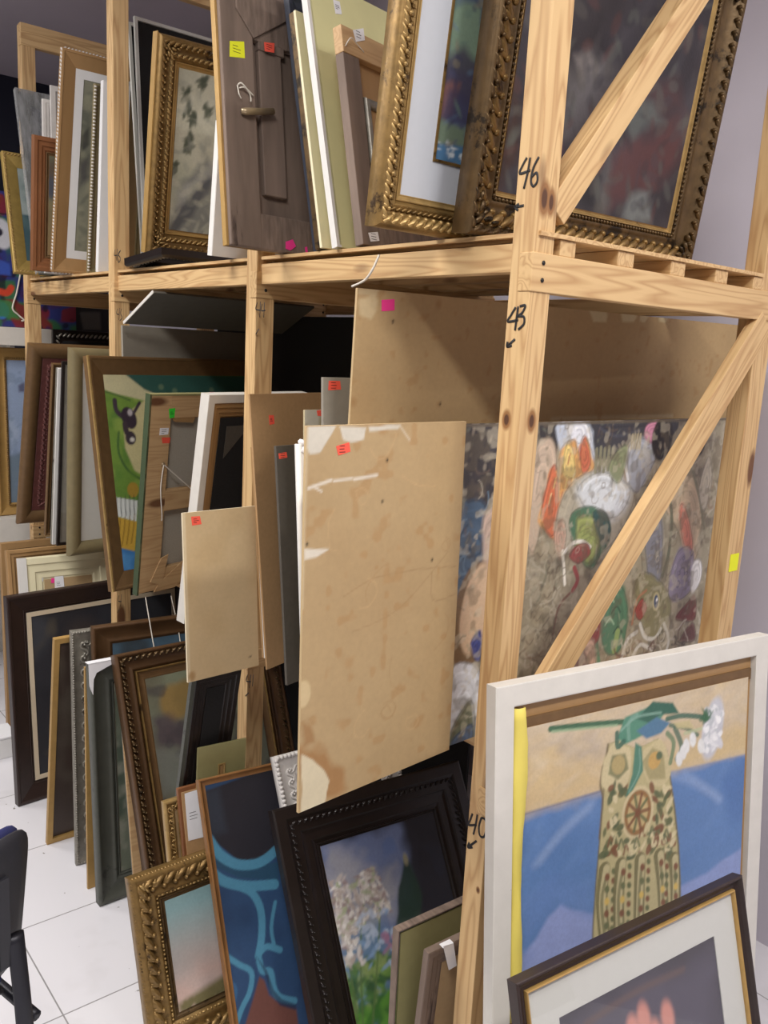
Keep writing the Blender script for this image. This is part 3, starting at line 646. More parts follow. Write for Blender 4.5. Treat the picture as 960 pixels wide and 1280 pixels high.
# ------------------------------------------------------------------ upper shelf, third bay
r, W, H, T = place('canvas', (-2.2349, 0.0300, 0.0225, 0.00, 6.00, 0.105, 0.682, 0.025), 'plain white canvas touching the third post on the upper shelf', 'canvas', 'pictures on the upper shelf')
slab(r, 0, 0, W, H, 0, T, M['mat_white'], 'canvas_wrap', None, .002); slab(r, .05, .05, W-.05, H-.05, T, T+.004, M['pine_raw'], 'stretcher')
r, W, H, T = framed('framed_painting', (-2.3100, 0.0200, 0.0225, 0.00, 8.00, 0.220, 0.681, 0.020), 'slim beige olive frame tucked behind the plain white canvas', 'framed painting', .03, 'cove', 'olive', 'pictures on the upper shelf')
carve(r, W, H, .004, .004, .006, .012, 'bead', M['white_beads'], 'bead_edge', sides=(3,))
def art_grey(a):
    a.fill((134, 134, 116)); a.mottle(.12, (98, 102, 92), .45, .25, .8); a.mottle(.05, (160, 158, 134), .55, .2, .5)
    a.poly([(0.094, 0.522), (0.120, 0.556), (0.127, 0.494), (0.101, 0.466)], (60, 60, 58), .01, .8, .005)
    a.poly([(0.097, 0.421), (0.126, 0.455), (0.129, 0.367), (0.099, 0.333)], (70, 68, 72), .02, .8, .01)
    a.dabs(60, [(90,94,84), (150,150,128), (70,74,70)], .02, a=.4, seed=8)
r, W, H, T = place('framed_painting', (-2.4575, -0.0700, 0.0225, 0.00, 11.52, 0.600, 0.810, 0.025), 'tall tan framed grey picture with white mount and white beaded edge', 'framed painting', 'pictures on the upper shelf')
moulding(r, W, H, T, .058, 'slant', M['tanwood'])
carve(r, W, H, .003, .006, .0085, .013, 'rope', M['white_beads'], 'beaded_edge', .8)
mb = MB(); mb.ring(.054, .054, W-.054, H-.054, [(0,.02),(0,.014),(.036,.014),(.036,.02)]); mb.build('mount_card', M['mat_white'], r)
a = Art(.085, .085, W-.085, H-.085, .006); art_grey(a); a.build('painted_canvas', .016, M['paint'], r, .003)
def art_plum(a): a.fill((92, 72, 70)); a.mottle(.08, (120, 100, 92), .5, .3, .6)
framed('framed_painting', (-2.5696, -0.0600, 0.0225, 0.00, 1.00, 0.450, 0.666, 0.012), 'white framed plum coloured picture left of the beaded frame', 'framed painting', .045, 'step', 'white_beads', 'pictures on the upper shelf', art_plum, res=.012)
def art_pale(a): a.fill((214, 214, 212)); a.mottle(.1, (190, 192, 196), .5, .3, .6)
framed('framed_painting', (-2.5368, -0.0350, 0.0225, 0.00, 0.00, 0.400, 0.717, 0.010), 'white framed pale picture just showing left of the beaded frame top', 'framed painting', .02, 'flat', 'white_beads', 'pictures on the upper shelf', art_pale, res=.012)
def art_dusk(a):
    a.fade((112, 122, 96), (150, 122, 84)); a.mottle(.1, (92, 62, 58), .5, .2, .7); a.mottle(.08, (70, 84, 104), .58, .2, .7)
framed('framed_painting', (-2.4862, -0.1380, 0.0225, 0.00, 6.56, 0.400, 0.502, 0.025), 'dusky picture in stepped reddish brown wooden frame on upper shelf', 'framed painting', .055, 'step', 'midbrown', 'pictures on the upper shelf', art_dusk, res=.01, slip=(.014, 'bronze'))
r, W, H, T = place('framed_painting', (-2.7158, -0.0350, 0.0278, 0.00, -17.00, 0.400, 0.801, 0.018), 'dark picture wrapped in milky plastic film, far end of upper shelf', 'framed painting', 'pictures on the upper shelf')
moulding(r, W, H, T, .05, 'cove', M['greygreen']); slab(r, .045, .045, W-.045, H-.045, .02, .023, M['blueblack'], 'dark_picture')
mb = MB(); rr = random.Random(4)
for face in ((-.006, 0), ):
    nx, nz = 14, 20; vs = [(-.01+(W+.02)*i/nx, -.006+rr.uniform(-.004, .004), -.001+(H+.01)*j/nz) for j in range(nz+1) for i in range(nx+1)]
    mb.add(vs, [(j*(nx+1)+i, j*(nx+1)+i+1, (j+1)*(nx+1)+i+1, (j+1)*(nx+1)+i) for j in range(nz) for i in range(nx)], True)
mb.box(-.012, -.006, 0, -.009, T, H+.008); mb.box(-.012, -.006, H+.006, W+.01, T, H+.009)
mb.build('plastic_film', M['film'], r)
def art_sea2(a):
    a.fill((150, 160, 158)); z = a.z0+(a.z1-a.z0)*.5
    a.poly(RECT(a.x0-.1, a.z0-.1, a.x1+.1, z), (58, 84, 92), .01); a.mottle(.06, (90, 112, 112), .55, .2, .5)
r, W, H, T = framed('framed_painting', (-2.7884, -0.1150, 0.0290, 0.00, -15.00, 0.400, 0.524, 0.025), 'grey sea picture in yellow gold frame, leftmost on the upper shelf', 'framed painting', .06, 'slant', 'palegreen', 'pictures on the upper shelf', art_sea2, res=.01)
for o in r.children:
    if o.name.startswith('frame'): o.data.materials[0] = M['yellowgold']
carve(r, W, H, .008, .002, .008, .014, 'leaf', M['gilt_light'], 'carved_edge')

# ------------------------------------------------------------------ middle shelf, first bay
def art_bigcard(a):
    a.fill((178, 152, 112)); a.mottle(.2, (170, 142, 102), .5, .3, .6)
    a.mottle(.03, (168, 130, 84), .68, .1, .5)
    for pts, w in (([(0.008, 0.618), (0.060, 0.629)], .006), ([(0.067, 0.627), (0.110, 0.629)], .005), ([(0.116, 0.627), (0.173, 0.631)], .006), ([(0.019, 0.620), (0.038, 0.610)], .004)):
        a.stroke(pts, w, (216, 206, 190), .9)
    for pts in ([(0.002, 0.727), (0.068, 0.726), (0.046, 0.699), (0.032, 0.680), (0.010, 0.678), (0.003, 0.689)], [(0.075, 0.724), (0.142, 0.722), (0.137, 0.702), (0.107, 0.697), (0.088, 0.702)], [(0.146, 0.724), (0.230, 0.725), (0.226, 0.717), (0.150, 0.716)]):
        a.poly(pts, (206, 200, 186), .003, .95, .004)
    a.poly([(-0.003, 0.510), (0.060, 0.502), (0.028, 0.491), (0.001, 0.490)], (214, 206, 190), .002, .95, .004)
    a.poly([(0.002, 0.146), (0.017, 0.137), (0.042, 0.102), (0.065, 0.103), (0.101, 0.056), (0.113, 0.013), (0.062, 0.005), (0.006, 0.001), (-0.000, 0.091)], (156, 112, 66), .02, .8, .02)
    a.poly([(-0.001, 0.116), (0.030, 0.101), (0.058, 0.069), (0.075, 0.042), (0.061, -0.001), (0.006, -0.001)], (212, 200, 170), .003, .95, .008)
    a.ell([(0.005, 0.235)][0], .018, .026, (204, 182, 140), 0, .004, .9)
    a.poly([(0.001, 0.186), (0.020, 0.173), (0.033, 0.137), (0.006, 0.137)], (150, 108, 64), .01, .7, .01)
    for p in [(0.199, 0.658), (0.190, 0.579), (0.007, 0.517), (0.339, 0.444)]: a.ell(p, .0028, .0034, (52, 40, 30))
    a.stroke([(0.099, 0.406), (0.180, 0.430), (0.292, 0.430), (0.415, 0.420)], .0018, (150, 118, 80), .6)
    a.stroke([(0.340, 0.418), (0.347, 0.357), (0.420, 0.359)], .0016, (146, 114, 78), .6)
    a.stroke([(0.122, 0.331), (0.250, 0.357), (0.387, 0.455)], .0016, (150, 118, 80), .5)
    a.squiggles(14, [(160, 126, 84), (196, 164, 120)], .1, .002, a=.5, seed=6)
    a.stroke([(0.002, 0.722), (0.000, 0.576), (-0.001, 0.400)], .006, (206, 188, 154), .6)
    a.stroke([(0.230, 0.723), (0.258, 0.695)], .004, (206, 196, 178), .6)
r, W, H, T = place('cardboard_sheet', (-0.0943, -0.4230, -1.0794, -4.50, -1.28, 0.424, 0.728, 0.006), 'biggest tan board, white torn corners and bottom stains, front of middle shelf', 'board', 'boards on the middle shelf')
a = Art(0, 0, W, H, .0035); art_bigcard(a); a.build('stained_board', 0, M['board_paint'], r, T, (196, 170, 128))
sticker(r, [(0.069, 0.690), (0.100, 0.696), (0.104, 0.679), (0.075, 0.673)], M['st_red'], marks=4)
r, W, H, T = place('board', (-0.2637, -0.2914, -1.0788, -8.00, -5.27, 0.400, 0.670, 0.008), 'white board edge with crumpled top corner, just left of the biggest tan board', 'board', 'boards on the middle shelf')
slab(r, .0, 0, W, H, 0, T, M['white'], 'board_sheet', None, .001)
mb = MB(); mb.tube([(.004,.003,.0),(.004,.003,H*.5),(.006,.002,H)], [.0055,.005,.007], 8); mb.build('rolled_edge', M['white_worn'], r)
mb = MB(); rr = random.Random(2)
for k in range(9): mb.ell((.006+rr.uniform(0,.04), .0, H-.004+rr.uniform(-.012,.008)), (rr.uniform(.006,.012), .005, rr.uniform(.004,.009)), rr.uniform(0, 3))
mb.build('crumpled_paper', M['paper'], r)

def art_surreal(a):
    a.fill((150, 140, 114)); a.mottle(.08, (128, 118, 92), .5, .25, .7); a.mottle(.06, (170, 156, 130), .58, .2, .6)
    a.squiggles(120, [(112, 96, 72), (176, 164, 140), (104, 106, 82), (140, 110, 84), (186, 178, 158)], .12, .006, a=.55, seed=11)
    def K(pts, c, s=.006, al=.95, w=.003):
        q = closed(pts); a.poly(q, c, s*1.4, al, w*2.5); a.stroke2(q, .0035, tuple(int(v*.5) for v in c), .55)
        n = len(pts); cx = sum(p[0] for p in pts)/n; cz = sum(p[1] for p in pts)/n
        for f, m in ((.8, 1.12), (.62, .86), (.4, 1.1), (.25, .8)):      # inner contours like folds of paint
            a.stroke2([(cx+(x-cx)*f, cz+(z-cz)*f) for x, z in q[:len(q)*2//3]], .005, tuple(min(255, int(v*m)) for v in c), .6)
    K([(-0.000, 0.722), (0.107, 0.720), (0.109, 0.597), (0.071, 0.511), (0.016, 0.533)], (36, 32, 38)); a.mottle(.03, (66, 58, 62), .62, .1, .4)
    K([(0.002, 0.534), (0.020, 0.554), (0.073, 0.543), (0.088, 0.437), (0.050, 0.351), (0.001, 0.286)], (52, 84, 112), .01)
    a.squiggles(14, [(84, 116, 140), (34, 60, 84)], .07, .006, box=([(0.003, 0.322)][0][0], [(0.003, 0.322)][0][1], .06, .52), a=.8, seed=3)
    K([(0.070, 0.493), (0.089, 0.536), (0.116, 0.525), (0.120, 0.378), (0.092, 0.345)], (176, 150, 132), .008)
    a.ell([(0.055, 0.295)][0], .062, .125, (118, 90, 58), -.15, .006); a.ell([(0.069, 0.308)][0], .05, .105, (196, 164, 128), -.15, .006)
    K([(0.056, 0.230), (0.085, 0.253), (0.091, 0.185), (0.069, 0.195)], (46, 62, 132)); K([(-0.009, 0.159), (0.039, 0.190), (0.096, 0.136), (0.104, -0.072), (-0.002, -0.047)], (204, 208, 216))
    K([(-0.002, 0.007), (0.039, 0.073), (0.079, 0.082), (0.088, -0.067), (-0.002, -0.047)], (96, 100, 72), .01); K([(0.018, 0.011), (0.078, 0.034), (0.078, -0.025), (0.027, -0.030)], (70, 92, 122))
    K([(0.237, 0.721), (0.306, 0.720), (0.303, 0.651), (0.265, 0.677), (0.241, 0.681)], (34, 34, 40))
    K([(0.420, 0.721), (0.800, 0.722), (0.786, 0.670), (0.681, 0.656), (0.619, 0.675), (0.556, 0.632), (0.475, 0.631), (0.450, 0.664)], (44, 48, 62)); a.stroke([(0.470, 0.704), (0.541, 0.683), (0.645, 0.695)], .008, (70, 76, 92), .6)
    K([(0.303, 0.719), (0.420, 0.719), (0.468, 0.606), (0.400, 0.654), (0.356, 0.682), (0.328, 0.645)], (176, 188, 206)); K([(0.348, 0.718), (0.413, 0.719), (0.437, 0.664), (0.360, 0.680)], (214, 218, 228))
    K([(0.211, 0.479), (0.218, 0.590), (0.237, 0.670), (0.264, 0.686), (0.297, 0.676), (0.311, 0.613), (0.282, 0.539), (0.255, 0.418)], (192, 168, 142), .008)
    K([(0.269, 0.497), (0.297, 0.609), (0.320, 0.588), (0.326, 0.660), (0.372, 0.678), (0.389, 0.646), (0.411, 0.688), (0.461, 0.612), (0.399, 0.576), (0.347, 0.540), (0.334, 0.456), (0.311, 0.447)], (214, 152, 66), .006, .95, .006)
    K([(0.268, 0.503), (0.296, 0.614), (0.319, 0.600), (0.330, 0.507), (0.322, 0.453), (0.297, 0.463)], (204, 92, 42), .006, .9, .005); K([(0.342, 0.602), (0.343, 0.665), (0.369, 0.655), (0.384, 0.589)], (226, 196, 100), .006)
    K([(0.419, 0.680), (0.444, 0.617), (0.415, 0.595), (0.400, 0.658)], (196, 84, 48), .006, .8)
    for i, p in enumerate([(0.333, 0.603), (0.355, 0.621), (0.379, 0.581), (0.351, 0.563), (0.398, 0.629), (0.295, 0.529), (0.308, 0.566), (0.337, 0.530)]): a.stroke([p, (p[0]+.006, p[1]+.024)], .004, ((232,206,110), (180,72,40), (238,214,140))[i%3], .8)
    K([(0.337, 0.432), (0.329, 0.497), (0.368, 0.568), (0.447, 0.597), (0.528, 0.589), (0.603, 0.555), (0.649, 0.519), (0.598, 0.432), (0.502, 0.379), (0.359, 0.406)], (172, 164, 142), .01)
    K([(0.401, 0.556), (0.467, 0.592), (0.542, 0.584), (0.627, 0.541), (0.580, 0.475), (0.461, 0.496)], (206, 214, 222), .025)
    K([(0.334, 0.409), (0.326, 0.468), (0.355, 0.485), (0.372, 0.444), (0.360, 0.394)], (192, 148, 124), .008, .8)
    K([(0.383, 0.455), (0.384, 0.494), (0.420, 0.511), (0.483, 0.506), (0.531, 0.482), (0.556, 0.429), (0.519, 0.379), (0.483, 0.346), (0.423, 0.394)], (58, 112, 78), .006)
    K([(0.408, 0.460), (0.417, 0.488), (0.484, 0.478), (0.519, 0.421), (0.474, 0.364), (0.422, 0.403)], (150, 162, 76), .01); K([(0.475, 0.495), (0.530, 0.486), (0.557, 0.425), (0.530, 0.394), (0.497, 0.435)], (34, 78, 76), .006)
    for k in range(4): a.stroke([(p[0]+k*.006, p[1]-k*.012) for p in [(0.421, 0.459), (0.452, 0.466), (0.489, 0.444)]], .003, (100, 120, 50), .7)
    a.stroke([(0.362, 0.407), (0.373, 0.364), (0.382, 0.322)], .01, (226, 222, 210)); a.stroke([(0.371, 0.404), (0.400, 0.423), (0.439, 0.423), (0.474, 0.405)], .01, (226, 222, 212))
    K([(0.392, 0.390), (0.421, 0.415), (0.460, 0.415), (0.477, 0.388), (0.433, 0.369)], (146, 52, 48), .004); a.stroke([(0.415, 0.359), (0.433, 0.326), (0.417, 0.301)], .014, (150, 52, 52))
    a.stroke([(0.379, 0.200), (0.352, 0.163), (0.313, 0.130)], .012, (122, 74, 62), .8); a.stroke([(0.405, 0.295), (0.364, 0.264), (0.349, 0.184)], .008, (120, 60, 48), .8)
    a.squiggles(40, [(92, 80, 58), (176, 166, 140), (120, 110, 84)], .06, .004, box=([(0.248, 0.143)][0][0], [(0.248, 0.143)][0][1], [(0.371, 0.384)][0][0], [(0.371, 0.384)][0][1]), a=.7, seed=5)
    for p in [(0.265, 0.329), (0.316, 0.308), (0.286, 0.257), (0.321, 0.410), (0.279, 0.415), (0.263, 0.201)]: a.ell(p, .022, .026, (164, 150, 120), .3, .008, .6); a.stroke([(p[0]-.014, p[1]), (p[0], p[1]-.012), (p[0]+.014, p[1])], .003, (84, 70, 50), .7)
    K([(0.608, 0.572), (0.602, 0.651), (0.641, 0.674), (0.694, 0.664), (0.738, 0.633), (0.690, 0.563), (0.658, 0.531)], (152, 158, 170), .008); a.stroke([(0.612, 0.567), (0.593, 0.620), (0.615, 0.658)], .01, (214, 216, 220), .8)
    for i in range(5): a.stroke([(p[0]+i*.017, p[1]+.004*(i%2)) for p in [(0.467, 0.596), (0.465, 0.651)]], .012, (134, 132, 100), .9)
    K([(0.521, 0.593), (0.541, 0.637), (0.579, 0.660), (0.602, 0.651), (0.590, 0.589), (0.567, 0.562)], (128, 138, 96), .008)
    for i in range(4): a.stroke([(p[0]+i*.012, p[1]) for p in [(0.613, 0.650), (0.614, 0.683)]], .01, (168, 156, 122), .9)
    K([(0.666, 0.698), (0.686, 0.713), (0.739, 0.714), (0.725, 0.663), (0.678, 0.673)], (202, 122, 156), .006)
    a.ell([(0.754, 0.671)][0], .05, .06, (34, 32, 38), 0, .008); a.ell([(0.948, 0.666)][0], .036, .05, (34, 32, 36), 0, .008)
    K([(0.674, 0.521), (0.733, 0.534), (0.833, 0.465), (0.851, 0.326), (0.818, 0.191), (0.744, 0.249)], (142, 134, 112), .01)
    K([(0.711, 0.442), (0.787, 0.451), (0.818, 0.284), (0.763, 0.278)], (120, 122, 134), .01)
    K([(0.796, 0.490), (0.848, 0.553), (0.932, 0.558), (1.001, 0.474), (1.005, 0.331), (0.958, 0.301), (0.886, 0.403)], (186, 162, 128), .01); K([(0.880, 0.479), (0.917, 0.462), (0.972, 0.359), (0.952, 0.328), (0.905, 0.394)], (206, 112, 84), .012)
    a.stroke([(0.812, 0.529), (0.845, 0.441), (0.846, 0.350), (0.826, 0.283)], .014, (94, 98, 74), .9); a.stroke([(0.929, 0.572), (0.978, 0.499), (1.026, 0.401)], .012, (120, 118, 92), .9)
    K([(0.868, 0.277), (0.898, 0.344), (0.956, 0.351), (0.993, 0.299), (0.991, 0.222), (0.926, 0.198), (0.871, 0.218)], (128, 118, 146), .008); a.squiggles(12, [(84, 76, 108), (160, 152, 172)], .04, .004, box=(*[(0.880, 0.217)][0], *[(0.977, 0.334)][0]), a=.8, seed=2)
    K([(0.985, 0.298), (1.028, 0.304), (1.041, 0.242), (0.994, 0.207)], (214, 214, 214)); K([(0.973, 0.523), (1.007, 0.614), (1.041, 0.542), (1.016, 0.450)], (170, 160, 140), .01)
    K([(0.689, 0.257), (0.734, 0.307), (0.850, 0.245), (0.891, 0.160), (0.819, 0.097), (0.745, 0.157)], (126, 120, 78), .008); a.ell([(0.807, 0.212)][0], .018, .028, (176, 164, 116), .2, .003); a.ell([(0.807, 0.212)][0], .011, .02, (56, 76, 110), .2, .003); a.ell([(0.810, 0.216)][0], .004, .006, (232, 232, 232))
    a.stroke([(0.697, 0.165), (0.709, 0.231), (0.752, 0.252)], .008, (168, 108, 70), .9); K([(0.707, 0.198), (0.732, 0.232), (0.761, 0.200), (0.734, 0.170)], (150, 52, 44), .004)
    K([(0.565, 0.210), (0.584, 0.268), (0.634, 0.276), (0.666, 0.216), (0.670, 0.143), (0.640, 0.096), (0.588, 0.104), (0.558, 0.163)], (66, 122, 88), .008)
    for i, p in enumerate([(0.581, 0.247), (0.615, 0.213), (0.590, 0.184), (0.631, 0.154)]): a.stroke([(p[0]-.02, p[1]), (p[0], p[1]+.015), (p[0]+.02, p[1]-.004)], .005, ((150, 190, 150), (30, 72, 54))[i%2], .9)
    a.stroke([(0.545, 0.202), (0.532, 0.150), (0.558, 0.068)], .024, (78, 132, 96), .95); a.stroke([(0.631, 0.154), (0.624, 0.106)], .022, (138, 166, 86), .9)
    K([(0.486, 0.180), (0.508, 0.220), (0.549, 0.221), (0.546, 0.148), (0.505, 0.142)], (134, 44, 42), .006); K([(0.923, 0.145), (0.981, 0.184), (1.022, 0.203), (1.030, 0.122), (0.957, 0.130)], (112, 38, 38), .006); K([(0.960, 0.070), (1.022, 0.114), (1.044, 0.055)], (96, 50, 48), .01)
    K([(0.444, 0.098), (0.472, 0.136), (0.525, 0.104), (0.523, 0.064)], (118, 84, 76), .01); K([(0.485, 0.142), (0.524, 0.152), (0.543, 0.071), (0.523, 0.069)], (186, 148, 124), .01)
    for pts in ([(0.660, 0.067), (0.681, 0.123), (0.725, 0.137)], [(0.737, 0.158), (0.767, 0.116), (0.818, 0.102), (0.847, 0.125)], [(0.713, 0.066), (0.747, 0.096), (0.812, 0.070)], [(0.861, 0.137), (0.897, 0.082), (0.880, 0.037)]): a.stroke(pts, .012, (196, 196, 188), .85)
    a.squiggles(26, [(70, 64, 52), (190, 184, 168), (96, 60, 50)], .06, .005, box=(*[(0.640, 0.051)][0], *[(1.018, 0.134)][0]), a=.7, seed=9)
    a.mottle(.03, (96, 84, 62), .58, .12, .45); a.mottle(.025, (186, 176, 150), .62, .1, .4)
    a.dabs(700, [(120,106,80), (170,158,130), (96,92,70), (186,172,144), (110,84,66), (130,134,112)], .009, a=.35, seed=31)
    a.squiggles(90, [(84, 72, 54), (190, 180, 158), (104, 84, 64)], .05, .003, a=.5, seed=41)
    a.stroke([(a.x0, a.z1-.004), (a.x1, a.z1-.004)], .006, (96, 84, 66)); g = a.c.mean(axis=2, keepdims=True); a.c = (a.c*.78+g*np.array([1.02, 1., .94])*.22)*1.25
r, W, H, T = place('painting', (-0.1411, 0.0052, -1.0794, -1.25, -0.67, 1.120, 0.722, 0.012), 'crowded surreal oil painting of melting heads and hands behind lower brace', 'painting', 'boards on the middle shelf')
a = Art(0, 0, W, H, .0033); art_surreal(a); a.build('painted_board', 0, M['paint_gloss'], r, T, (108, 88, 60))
def art_back(a):
    a.fill((182, 154, 112)); a.mottle(.25, (174, 144, 102), .5, .3, .6)
    a.poly([(0.002, 0.994), (0.055, 0.998), (0.056, 0.952), (0.041, 0.933), (0.010, 0.939)], (200, 180, 142), .006, .9, .004)
    for q in ([(0.728, 0.997), (0.802, 0.998), (0.800, 0.972), (0.751, 0.969)], [(0.852, 1.001), (0.924, 1.002), (0.909, 0.979), (0.863, 0.976)], [(0.931, 1.002), (0.972, 1.001), (0.956, 0.980), (0.936, 0.978)], [(1.005, 1.007), (1.055, 1.001), (1.044, 0.985), (1.016, 0.985)]):
        a.poly(q, (206, 190, 150), .003, .85, .002)
    for p in [(0.100, 0.930), (0.254, 0.742)]: a.ell(p, .0034, .004, (50, 36, 26))
    for p in [(0.226, 0.978), (0.007, 0.744)]: a.ell(p, .008, .01, (156, 116, 72), 0, .01, .6)
    a.stroke([(0.635, 0.705), (0.853, 0.710), (1.130, 0.715)], .012, (200, 184, 150), .6); a.mottle(.02, (170, 132, 86), .72, .1, .5)
r, W, H, T = place('cardboard_sheet', (-0.4613, -0.0770, -1.0795, 6.00, 1.63, 1.400, 0.997, 0.008), 'widest tan board with square pink sticker, standing tallest on the middle shelf', 'board', 'boards on the middle shelf')
a = Art(0, 0, W, H, .005); art_back(a); a.build('stained_board', 0, M['board_paint'], r, T, (196, 170, 128))
sticker(r, [(0.065, 0.976), (0.100, 0.980), (0.102, 0.955), (0.067, 0.951)], M['st_pink'])
r, W, H, T = place('board', (-0.4765, -0.0959, -1.0790, -5.00, -3.39, 0.300, 0.796, 0.008), 'narrow grey beige board with red sticker, top left of the tallest tan board', 'board', 'boards on the middle shelf')
slab(r, 0, 0, W, H, 0, T, M['greyboard'], 'board_sheet', None, .001); sticker(r, [(0.017, 0.788), (0.052, 0.788), (0.055, 0.768), (0.015, 0.766)], M['st_red'], marks=3)
r, W, H, T = place('board', (-0.5560, -0.0966, -1.0792, -5.00, -3.11, 0.300, 0.714, 0.006), 'small torn grey board with red sticker, peeping above biggest tan board', 'board', 'boards on the middle shelf')
def art_torn(a): a.fill((166, 152, 122)); a.mottle(.03, (200, 194, 178), .52, .1, .8)
a = Art(0, 0, W, H, .01); art_torn(a); a.build('torn_board', 0, M['board_paint'], r, T, (190, 176, 140)); sticker(r, [(0.037, 0.712), (0.055, 0.714), (0.055, 0.698), (0.040, 0.699)], M['st_red'])
r, W, H, T = place('board', (-0.6237, -0.1054, -1.0787, -13.00, -6.02, 0.400, 0.618, 0.008), 'dark charcoal grey board with coral sticker at its top', 'board', 'boards on the middle shelf')
slab(r, 0, 0, W, H, 0, T, M['darkcard'], 'board_sheet', None, .001); sticker(r, [(0.007, 0.599), (0.036, 0.601), (0.038, 0.587), (0.009, 0.585)], M['st_red'], marks=6)
r, W, H, T = place('cardboard_sheet', (-0.7439, -0.0917, -1.0788, -17.00, -6.66, 0.450, 0.739, 0.006), 'tall orange brown board with upright red sticker, in front of second post', 'board', 'boards on the middle shelf')
slab(r, 0, 0, W, H, 0, T, M['fibre'], 'board_sheet', None, .001); sticker(r, [(0.069, 0.682), (0.089, 0.681), (0.090, 0.658), (0.070, 0.656)], M['st_red'], marks=7)

# ------------------------------------------------------------------ middle shelf, second bay
r, W, H, T = place('cardboard_sheet', (-0.7743, -0.3096, -1.0790, -3.00, -4.63, 0.217, 0.439, 0.006), 'small pale board with coral sticker, lowest and foremost on middle shelf', 'board', 'boards on the middle shelf')
def art_sc(a):
    a.fill((196, 170, 130)); a.mottle(.08, (188, 160, 118), .5, .3, .6); a.stroke([(0.003, 0), (.003, a.z1)], .006, (220, 204, 172), .9)
    a.ell((.012, .015), .01, .013, (160, 122, 76), 0, .006, .8); a.ell((.19, .03), .003, .003, (80, 60, 40))
a = Art(0, 0, W, H, .005); art_sc(a); a.build('board_sheet', 0, M['board_paint'], r, T, (222, 208, 178)); sticker(r, [(0.024, 0.428), (0.049, 0.427), (0.053, 0.406), (0.026, 0.405)], M['st_red'], marks=8)
r, W, H, T = place('board', (-0.8189, -0.0520, -1.0782, -17.00, -6.00, 0.350, 0.590, 0.012), 'thin white edged picture tight behind the tall orange brown board', 'board', 'boards on the middle shelf')
slab(r, 0, 0, W, H, 0, .005, M['white_worn'], 'board_sheet', None, .001); slab(r, .0, 0, W, H, .0055, T, M['tanwood'], 'back_frame', None, .001)
string(r, [(.0,-.002,.42),(-.006,-.02,.41),(-.014,-.03,.39),(-.02,-.034,.37)], .0016)
r, W, H, T = place('turned_painting', (-1.2056, -0.1069, -1.0795, -16.00, 7.81, 0.450, 0.718, 0.035), 'white edged picture turned round, dark canvas back in brown moulding', 'framed painting', 'pictures on the middle shelf')
moulding(r, W, H, T, .026, 'box', M['white_worn']); moulding(r, W, H, T*.8, .05, 'step', M['tanwood'], 'inner_moulding', .026, .005)
slab(r, .074, .074, W-.074, H-.074, .016, .02, M['blackcloth'], 'canvas_back')
mb = MB(); mb.prism([(.1,H-.1),(.2,H-.1),(.1,H-.2)], .0145, .0158); mb.build('corner_patch', M['darkcard'], r)
r, W, H, T = place('turned_painting', (-1.5561, -0.1085, -1.0795, -14.50, 5.86, 0.420, 0.690, 0.022), 'back of grey linen canvas on raw wood stretcher with cords', 'canvas', 'pictures on the middle shelf')
bw = .092
for x0, x1 in ((.004, bw), (W-bw, W-.004)): slab(r, x0, .004, x1, H-.004, 0, T, M['pine_raw'], 'stretcher_bar', None, .002)
for z0, z1 in ((.004, .082), (.288, .362), (H-.082, H-.004)): slab(r, bw, z0, W-bw, z1, .001, T, M['pine_raw'], 'stretcher_bar', None, .002)
slab(r, .002, .002, W-.002, H-.002, T, T+.003, M['linen'], 'canvas_back')
a = Art(-.001, 0, .006, H, .004); a.fill((72, 80, 56)); a.mottle(.02, (110, 104, 72), .5, .2, .8); a.build('canvas_edge', -.0012, M['paint'], r, T+.002, (64, 78, 54), 'green painted canvas edge')
slab(r, 0, H-.006, W, H, -.001, T+.003, M['olivegreen'], 'canvas_edge')
mb = MB(); mb.prism([(.07,.0),(.16,.0),(.26,.075),(.25,.1),(.2,.1),(.09,.03)], -.004, .0); mb.prism([(.05,.04),(.1,.02),(.12,.13),(.09,.12)], -.005, -.001); mb.build('folded_paper', M['pine_raw'], r, 'torn brown paper fold')
mb = MB(); mb.prism([(.1,H-.082),(.2,H-.082),(.19,H-.1),(.11,H-.094)], .003, .008); mb.build('wood_wedge', M['tanwood'], r)
q = [(0.069, 0.455), (0.076, 0.259), (0.232, 0.333)]
mb = MB(); mb.ell((q[0][0], -.004, q[0][1]), (.008, .005, .008)); mb.build('nail', M['brass'], r)
string(r, [(q[0][0],-.007,q[0][1]),(q[0][0]-.008,-.01,q[0][1]-.08),(q[1][0],-.008,q[1][1]+.02),(q[1][0],-.008,q[1][1])], .0022)
string(r, [(q[0][0],-.006,q[0][1]),((q[0][0]+q[2][0])/2,-.006,(q[0][1]+q[2][1])/2),(q[2][0],-.004,q[2][1])], .0022)
q = [(0.034, -0.011), (0.016, -0.167), (0.042, -0.240), (0.092, -0.254), (0.134, -0.197), (0.147, -0.029)]
string(r, [(x, -.09 if 0 < i < 5 else -.004, z) for i, (x, z) in enumerate(q)], .0018, 'hanging_cord')
sticker(r, [(0.079, 0.641), (0.106, 0.643), (0.105, 0.611), (0.085, 0.609)], M['st_green'], marks=1); sticker(r, [(0.215, 0.635), (0.247, 0.634), (0.245, 0.618), (0.216, 0.618)], M['st_pink'])
sticker(r, [(0.048, 0.578), (0.085, 0.577), (0.084, 0.555), (0.047, 0.554)], M['paper'], 'paper_label', marks=2); sticker(r, [(0.058, 0.546), (0.095, 0.544), (0.093, 0.525), (0.063, 0.526)], M['st_red'])
sticker(r, [(0.248, 0.695), (0.274, 0.695), (0.276, 0.676), (0.254, 0.676)], M['st_pink'])

